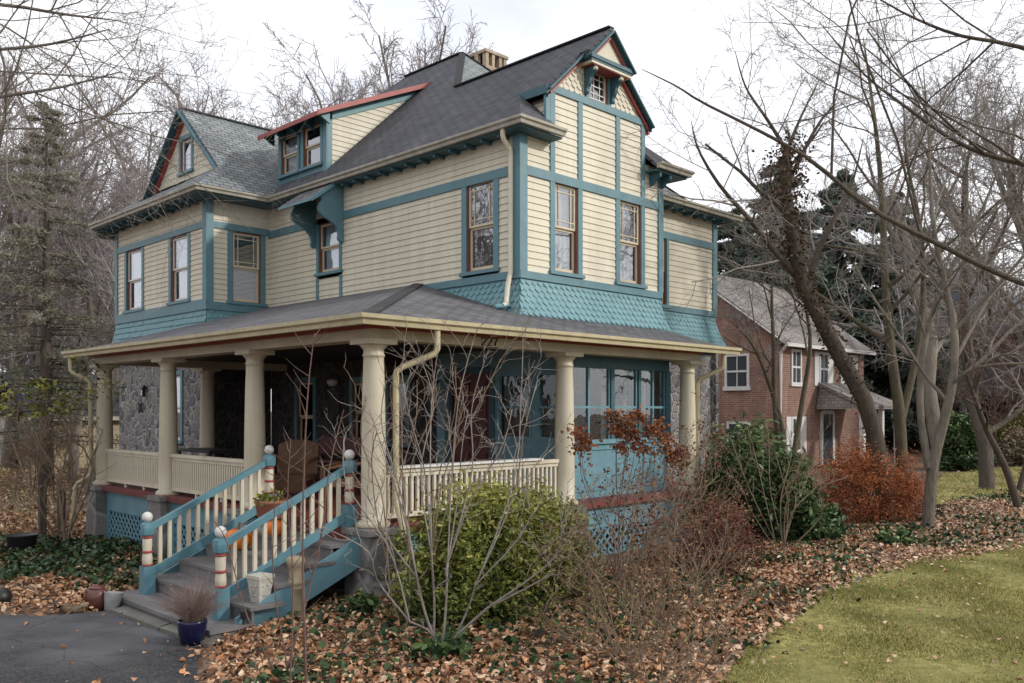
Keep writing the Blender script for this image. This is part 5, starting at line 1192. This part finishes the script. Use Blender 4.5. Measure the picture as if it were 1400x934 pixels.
# wicker chairs on the porch
def wicker(loc, rz, label):
    e = empty('wicker_chair', label, 'armchair', loc, 'wicker chairs on the porch', rz)
    MB().box(-.30,.30,-.28,.28,.34,.42).obj('seat', M['wicker'], e)
    m = MB(); n = 9   # curved back
    for i in range(n):
        a0, a1 = (-.9+1.8*i/n), (-.9+1.8*(i+1)/n); P = lambda a, z, r: (r*math.sin(a)*.34/.78*1.0, .26+.06*math.cos(a)-.02+ (z-.42)*.18, z)
        h = lambda a: .98-.10*abs(a)**2
        m.hexa([P(a0,.42,1),P(a1,.42,1),(P(a1,.42,1)[0],P(a1,.42,1)[1]+.04,.42),(P(a0,.42,1)[0],P(a0,.42,1)[1]+.04,.42),P(a0,h(a0),1),P(a1,h(a1),1),(P(a1,h(a1),1)[0],P(a1,h(a1),1)[1]+.04,h(a1)),(P(a0,h(a0),1)[0],P(a0,h(a0),1)[1]+.04,h(a0))])
    m.obj('backrest', M['wicker'], e)
    for s in (-1,1):
        MB().tube([(s*.32,-.30,.0),(s*.32,-.30,.60),(s*.33,-.1,.64),(s*.34,.25,.68)], [.022,.022,.03,.03], 8).obj('armrest', M['wicker'], e, True)
        MB().tube([(s*.28,.28,.42),(s*.28,.30,0)], [.022,.02], 8).obj('leg', M['wicker'], e, True)
    MB().box(-.30,.30,-.29,-.27,.16,.34).obj('apron', M['wicker'], e)
    return e
p = gz(397,688,FL); wicker((p[0]+.2,p[1]+.3,FL), math.radians(-50), 'brown wicker armchair with high back beside the column left of the steps')
p = gz(446,700,FL); wicker((p[0]+.5,p[1]+.3,FL), math.radians(-120), 'second wicker armchair further right, behind the right stair rail')
e = empty('wooden_bench', 'dark wooden bench against the stone wall inside the porch', 'bench', (3.55,6.2,FL)); 
MB().box(-.22,.22,-.8,.8,.40,.45).obj('seat', M['doorred'], e); MB().box(.20,.24,-.8,.8,.55,.9).obj('backrest', M['doorred'], e)
for x in (-.18,.2):
    for y in (-.75,.75): MB().box(x-.03,x+.03,y-.03,y+.03,0,.4 if x < 0 else .55).obj('leg', M['doorred'], e)
e = empty('porch_table', 'dark low table behind the left porch railing', 'table', (1.3,7.1,FL))
MB().box(-.35,.35,-.7,.7,.66,.71).obj('table_top', M['black'], e)
for x in (-.3,.3):
    for y in (-.64,.64): MB().box(x-.025,x+.025,y-.025,y+.025,0,.66).obj('leg', M['black'], e)
# things on the stone wall of the wing
SWp = LW(2.52)
e = empty('wall_lantern', 'small black lantern hung on the stone wall left of the porch window', 'lantern', SWp.P(12.9,2.8,.0))
MB().box(-.06,.0,-.02,.02,.12,.15).box(-.13,-.05,-.05,.05,-.10,.10).prism([(-.16,-.08,.10),(-.02,-.08,.10),(-.09,-.08,.20)], (0,.16,0)).obj('lantern_body', M['black'], e); MB().box(-.132,-.048,-.03,.03,-.07,.06).obj('lantern_glass', M['lampglass'], e)
e = empty('dragonfly_plaque', 'black metal dragonfly plaque fixed to the stone wall', 'plaque', SWp.P(13.2,2.42,.012))
MB().bar((0,-.28,0),(0,.24,0),.02,.02).bar((0,.05,.0),(0,.16,.14),.015,.035,(1,0,0)).bar((0,.05,0),(0,-.04,.13),.015,.03,(1,0,0)).bar((0,.05,0),(0,.16,-.12),.015,.035,(1,0,0)).bar((0,.05,0),(0,-.04,-.11),.015,.03,(1,0,0)).obj('dragonfly', M['black'], e)
# porch wall lamps
def opal(loc, label):
    e = empty('porch_lamp', label, 'lamp', loc); MB().lathe([(.05,.10),(.11,.08),(.12,.03),(.07,-.04),(.02,-.05)], (0,0,0), 18).obj('lamp_shade', M['lampglass'], e, True)
    MB().tube([(.14,0,.2),(.05,0,.22),(0,0,.16),(0,0,.10)], .012, 8).obj('lamp_arm', M['black'], e, True); return e
opal((3.86, 6.15+.55, 2.92), 'white opal wall lamp between the porch windows'); 
e = empty('porch_lantern', 'pale glass lantern beside the red front door', 'lantern', (3.84,3.42,2.78)); MB().box(-.07,.07,-.07,.07,-.14,.08).obj('lantern_glass', M['lampglass'], e); MB().prism([(-.09,-.09,.081),(.09,-.09,.081),(0,-.09,.17)], (0,.18,0)).box(.07,.19,-.015,.015,.10,.13).obj('lantern_cap', M['black'], e)
# left garden bits
for px, py, d, h in ((58,655,17,1.05),(84,660,17.3,.95)):
    p = foot(px, d); o = MB().box(-.06,.06,-.06,.06,-.1,h).prism([(-.06,-.06,h),(.06,-.06,h),(0,-.06,h+.05)], (0,.12,0)).obj('fence_post', M['barkdark']); o.location = p; tag(o, 'weathered wooden post in the left garden, %s the other post' % ('farther left than' if px < 70 else 'close to the porch, right of'), 'post')
lathe_thing('black_tub', 'round black plastic tub in the left garden', 'tub', foot(30,15.6), shell([(.19,0),(.20,.01),(.25,.33),(.265,.35)]), 'black')
lathe_thing('black_tub', 'dark rounded tub cut by the left edge beside the driveway', 'tub', gz(0,826,zg_), [(.05,0),(.12,.02),(.15,.09),(.12,.17),(.05,.21)], 'black')
p = foot(117,15.6); o = MB().lathe([(0,-.02),(.09,0),(.11,.04),(.07,.09),(0,.11)], (0,0,0), 12).obj('white_stone', M['white'], None, True); o.location = p; tag(o, 'white rounded stone by the left stone pier', 'stone')
o = MB().hexa([(-.28,-.16,-.05),(.26,-.18,-.05),(.30,.16,-.05),(-.24,.18,-.05),(-.24,-.13,.10),(.22,-.15,.12),(.25,.12,.09),(-.2,.15,.11)]).obj('edging_stone', M['bluestone']); o.location = gz(182,824,zg_); tag(o, 'low grey edging stone left of the bottom step', 'stone')
# ================================================================== NEIGHBOURS
def HB(e, name, mb, m, uv=False, par=None): return mb.obj(name, M[m], par or e, False, uv)
c = W(10.3,34,0); e = empty('brick_house', 'red brick neighbour house with pale roof and white windows', 'house', (c[0],c[1],0))
LX, LY, HZ = 7.6, 8.0, 5.05
HB(e,'wall',MB().box(0,LX,0,.2,-.3,HZ),'brick',True); HB(e,'wall',MB().prism([(0,.2,-.3),(0,LY,-.3),(0,LY,HZ),(0,LY/2,HZ+3.0),(0,.2,HZ+.1)],(.2,0,0)),'brick',True); HB(e,'wall',MB().prism([(LX-.2,.2,-.3),(LX-.2,LY,-.3),(LX-.2,LY,HZ),(LX-.2,LY/2,HZ+3.0),(LX-.2,.2,HZ+.1)],(.2,0,0)),'brick',True); HB(e,'wall',MB().box(.2,LX-.2,LY-.2,LY,-.3,HZ),'brick',True)
s = 3.0/(LY/2)
for sg in (0,1):
    y0, y1 = (-.35, LY/2) if sg == 0 else (LY+.35, LY/2); z0 = HZ+.05-.35*s
    HB(e,'roof',MB().slab([(-.25,y0,z0+.12),(LX+.25,y0,z0+.12),(LX+.25,y1,HZ+3.17),(-.25,y1,HZ+3.17)],.14),'roofbrick',True)
HB(e,'gutter',MB().box(-.25,LX+.25,-.46,-.34,HZ-.26,HZ-.12).tube([(-.08,-.3,HZ-.2),(-.05,-.06,HZ-.5),(-.05,-.06,0)],.06,8).tube([(-.06,3.1,4.6),(-.06,3.1,0)],.06,8),'whitetrim'); HB(e,'rake_board',MB().bar((-.22,-.35,HZ-.14),(-.22,LY/2,HZ+3.0),.04,.22,(1,0,0)),'whitetrim')
def nwin(x0,x1,z0,z1,face,shut=False):
    m = MB(); g = MB(); P = (lambda a,z,o: (a,-o,z)) if face == 'f' else (lambda a,z,o: (-o,a,z))
    def bx(mb,a0,a1,b0,b1,o0,o1): mb.hexa([P(a0,b0,o0),P(a1,b0,o0),P(a1,b0,o1),P(a0,b0,o1),P(a0,b1,o0),P(a1,b1,o0),P(a1,b1,o1),P(a0,b1,o1)])
    t = .10
    bx(m,x0,x0+t,z0,z1,-.02,.06); bx(m,x1-t,x1,z0,z1,-.02,.06); bx(m,x0+t,x1-t,z1-t,z1,-.02,.06); bx(m,x0-.06,x1+.06,z0-.06,z0+t,-.02,.09); zm = (z0+z1)/2; bx(m,x0+t,x1-t,zm-.04,zm+.04,-.02,.05)
    bx(m,(x0+x1)/2-.02,(x0+x1)/2+.02,z0+t,z1-t,0,.03)
    w = HB(e,'window',m,'whitetrim'); bx(g,x0+t,x1-t,z0+t,z1-t,.0,.015); HB(e,'pane',g,'panefar',par=w)
    if shut:
        k = MB(); bx(k,x0-.42,x0-.03,z0,z1,-.01,.05); HB(e,'shutter',k,'whitetrim',par=w); k = MB(); bx(k,x1+.03,x1+.42,z0,z1,-.01,.05); HB(e,'shutter',k,'whitetrim',par=w)
m_, t_, b_ = nt('far window pane'); b_.inputs['Base Color'].default_value = (.05,.06,.07,1); b_.inputs['Roughness'].default_value = .08; M['panefar'] = m_
for a in (1.25,3.65,6.05): nwin(a-.42,a+.42,3.35,4.75,'f',a > 3)
nwin(.85,1.65,.7,2.1,'f',True); nwin(1.3,2.4,3.2,4.6,'s'); nwin(1.2,2.3,.7,1.9,'s')
dq = HB(e,'door',MB().box(3.5,4.4,-.05,-.002,.1,2.2),'panefar'); HB(e,'door_frame',MB().box(3.35,3.5,-.08,-.002,.1,2.3).box(4.4,4.55,-.08,-.002,.1,2.3).box(3.5,4.4,-.08,-.002,2.2,2.35),'whitetrim',par=dq)
pr = HB(e,'porch_roof',MB().slab([(2.7,-2.2,2.55),(6.6,-2.2,2.55),(6.2,-.02,3.5),(3.1,-.02,3.5)],.15).prism([(2.8,-2.1,2.4),(2.8,-.1,2.4),(3.12,-.1,3.35)],(.05,0,0)),'roofbrick',True)
for x in (2.9,4.7,6.3): HB(e,'porch_post',MB().box(x-.09,x+.09,-2.05,-1.87,-.2,2.4),'whitetrim',par=pr)
c = W(25,45,0); e = empty('slate_house', 'dark house with slate blue roofs behind twigs at the right edge', 'house', (c[0],c[1],.2))
HB(e,'wall',MB().box(2.5,16,0,8,-.5,6.5),'darkhouse'); HB(e,'roof',MB().slab([(1.9,-.7,6.3),(16.6,-.7,6.3),(13,4,10.2),(6,4,10.2)],.15).slab([(1.9,-.7,6.3),(6,4,10.2),(1.9,8.7,6.3)],.15),'slateroof',True)
pr = HB(e,'porch_roof',MB().slab([(-1.4,-3.6,2.9),(16,-3.6,2.9),(16,-.02,4.4),(1.9,-.02,4.4)],.2).slab([(-1.4,-3.6,2.9),(1.9,-.02,4.4),(2.48,8,4.4),(-1.4,8,2.9)],.2),'slateroof',True)
for x, y in ((-1.0,-3.2),(2.6,-3.2),(6.2,-3.2),(9.8,-3.2),(-1.0,1.6)):
    HB(e,'porch_post',MB().box(x-.14,x+.14,y-.14,y+.14,-.4,2.7).prism([(x-.14,y-.05,2.1),(x-.45,y-.05,2.68),(x-.14,y-.05,2.68)],(0,.1,0)).prism([(x+.14,y-.05,2.1),(x+.14,y-.05,2.68),(x+.45,y-.05,2.68)],(0,.1,0)),'whitetrim',par=pr)
HB(e,'gutter',MB().box(-1.5,16.1,-3.72,-3.6,2.72,2.86),'whitetrim',par=pr)
c = W(-19.5,36,0); e = empty('garage', 'low tan garage with a dark roof beyond the left garden', 'garage', (c[0],c[1],0))
HB(e,'wall',MB().box(0,7,0,6,-.4,2.1),'ivorystone'); HB(e,'roof',MB().slab([(-.3,-.3,2.1),(7.3,-.3,2.1),(7.3,3,4.0),(-.3,3,4.0)],.12).slab([(-.3,6.3,2.1),(-.3,3,4.0),(7.3,3,4.0),(7.3,6.3,2.1)],.12),'slateroof',True); HB(e,'eave_board',MB().box(-.32,7.32,-.36,-.31,1.92,2.08),'gutter')
HB(e,'door',MB().box(-.05,-.002,1.6,4.4,-.2,1.9),'gutter')
# ================================================================== LIGHT
SUN_EL, SUN_AZ = 27, None
sv = Vector((.62,-1.0,0)).normalized()*math.cos(math.radians(SUN_EL)) + Vector((0,0,math.sin(math.radians(SUN_EL))))
sl = bpy.data.lights.new('sun', 'SUN'); sl.energy = 2.4; sl.angle = math.radians(4); sl.color = (1,.95,.87)
so = bpy.data.objects.new('sun', sl); COL.objects.link(so); so.rotation_euler = sv.to_track_quat('Z','Y').to_euler(); so.location = (0,-20,30)
w = bpy.data.worlds.new('World'); scene.world = w; w.use_nodes = True; t = w.node_tree; bg = t.nodes['Background']
sky = N(t, 'ShaderNodeTexSky', sky_type='NISHITA'); sky.sun_disc = False; sky.sun_elevation = math.radians(SUN_EL); sky.sun_rotation = math.atan2(sv.x, sv.y); sky.air_density = 1.2; sky.dust_density = 2.5
tc = N(t, 'ShaderNodeTexCoord'); mp = N(t, 'ShaderNodeMapping'); mp.inputs['Scale'].default_value = (1,1,2.2); t.links.new(tc.outputs['Generated'], mp.inputs['Vector'])
n1 = noise(t, mp.outputs['Vector'], 2.3, 7, .55)
cl = ramp(t, n1, [(.32,(8.3,8.5,9.3)),(.47,(9.0,9.1,9.6)),(.62,(9.6,9.6,9.8))])
fac = ramp(t, n1, [(.22,(.62,.62,.62)),(.42,(.93,.93,.93))])
mx = mixc(t, sky.outputs['Color'], cl, fac)
t.links.new(mx, bg.inputs['Color']); bg.inputs['Strength'].default_value = .138
scene.view_settings.view_transform = 'Standard'; scene.view_settings.look = 'None'; scene.view_settings.exposure = 0; scene.view_settings.gamma = 1
scene.render.engine = 'CYCLES'; cy = scene.cycles
cy.max_bounces = 5; cy.diffuse_bounces = 3; cy.glossy_bounces = 3; cy.transparent_max_bounces = 10; cy.transmission_bounces = 3; cy.caustics_reflective = False; cy.caustics_refractive = False
cy.use_denoising = True
scene.render.film_transparent = False
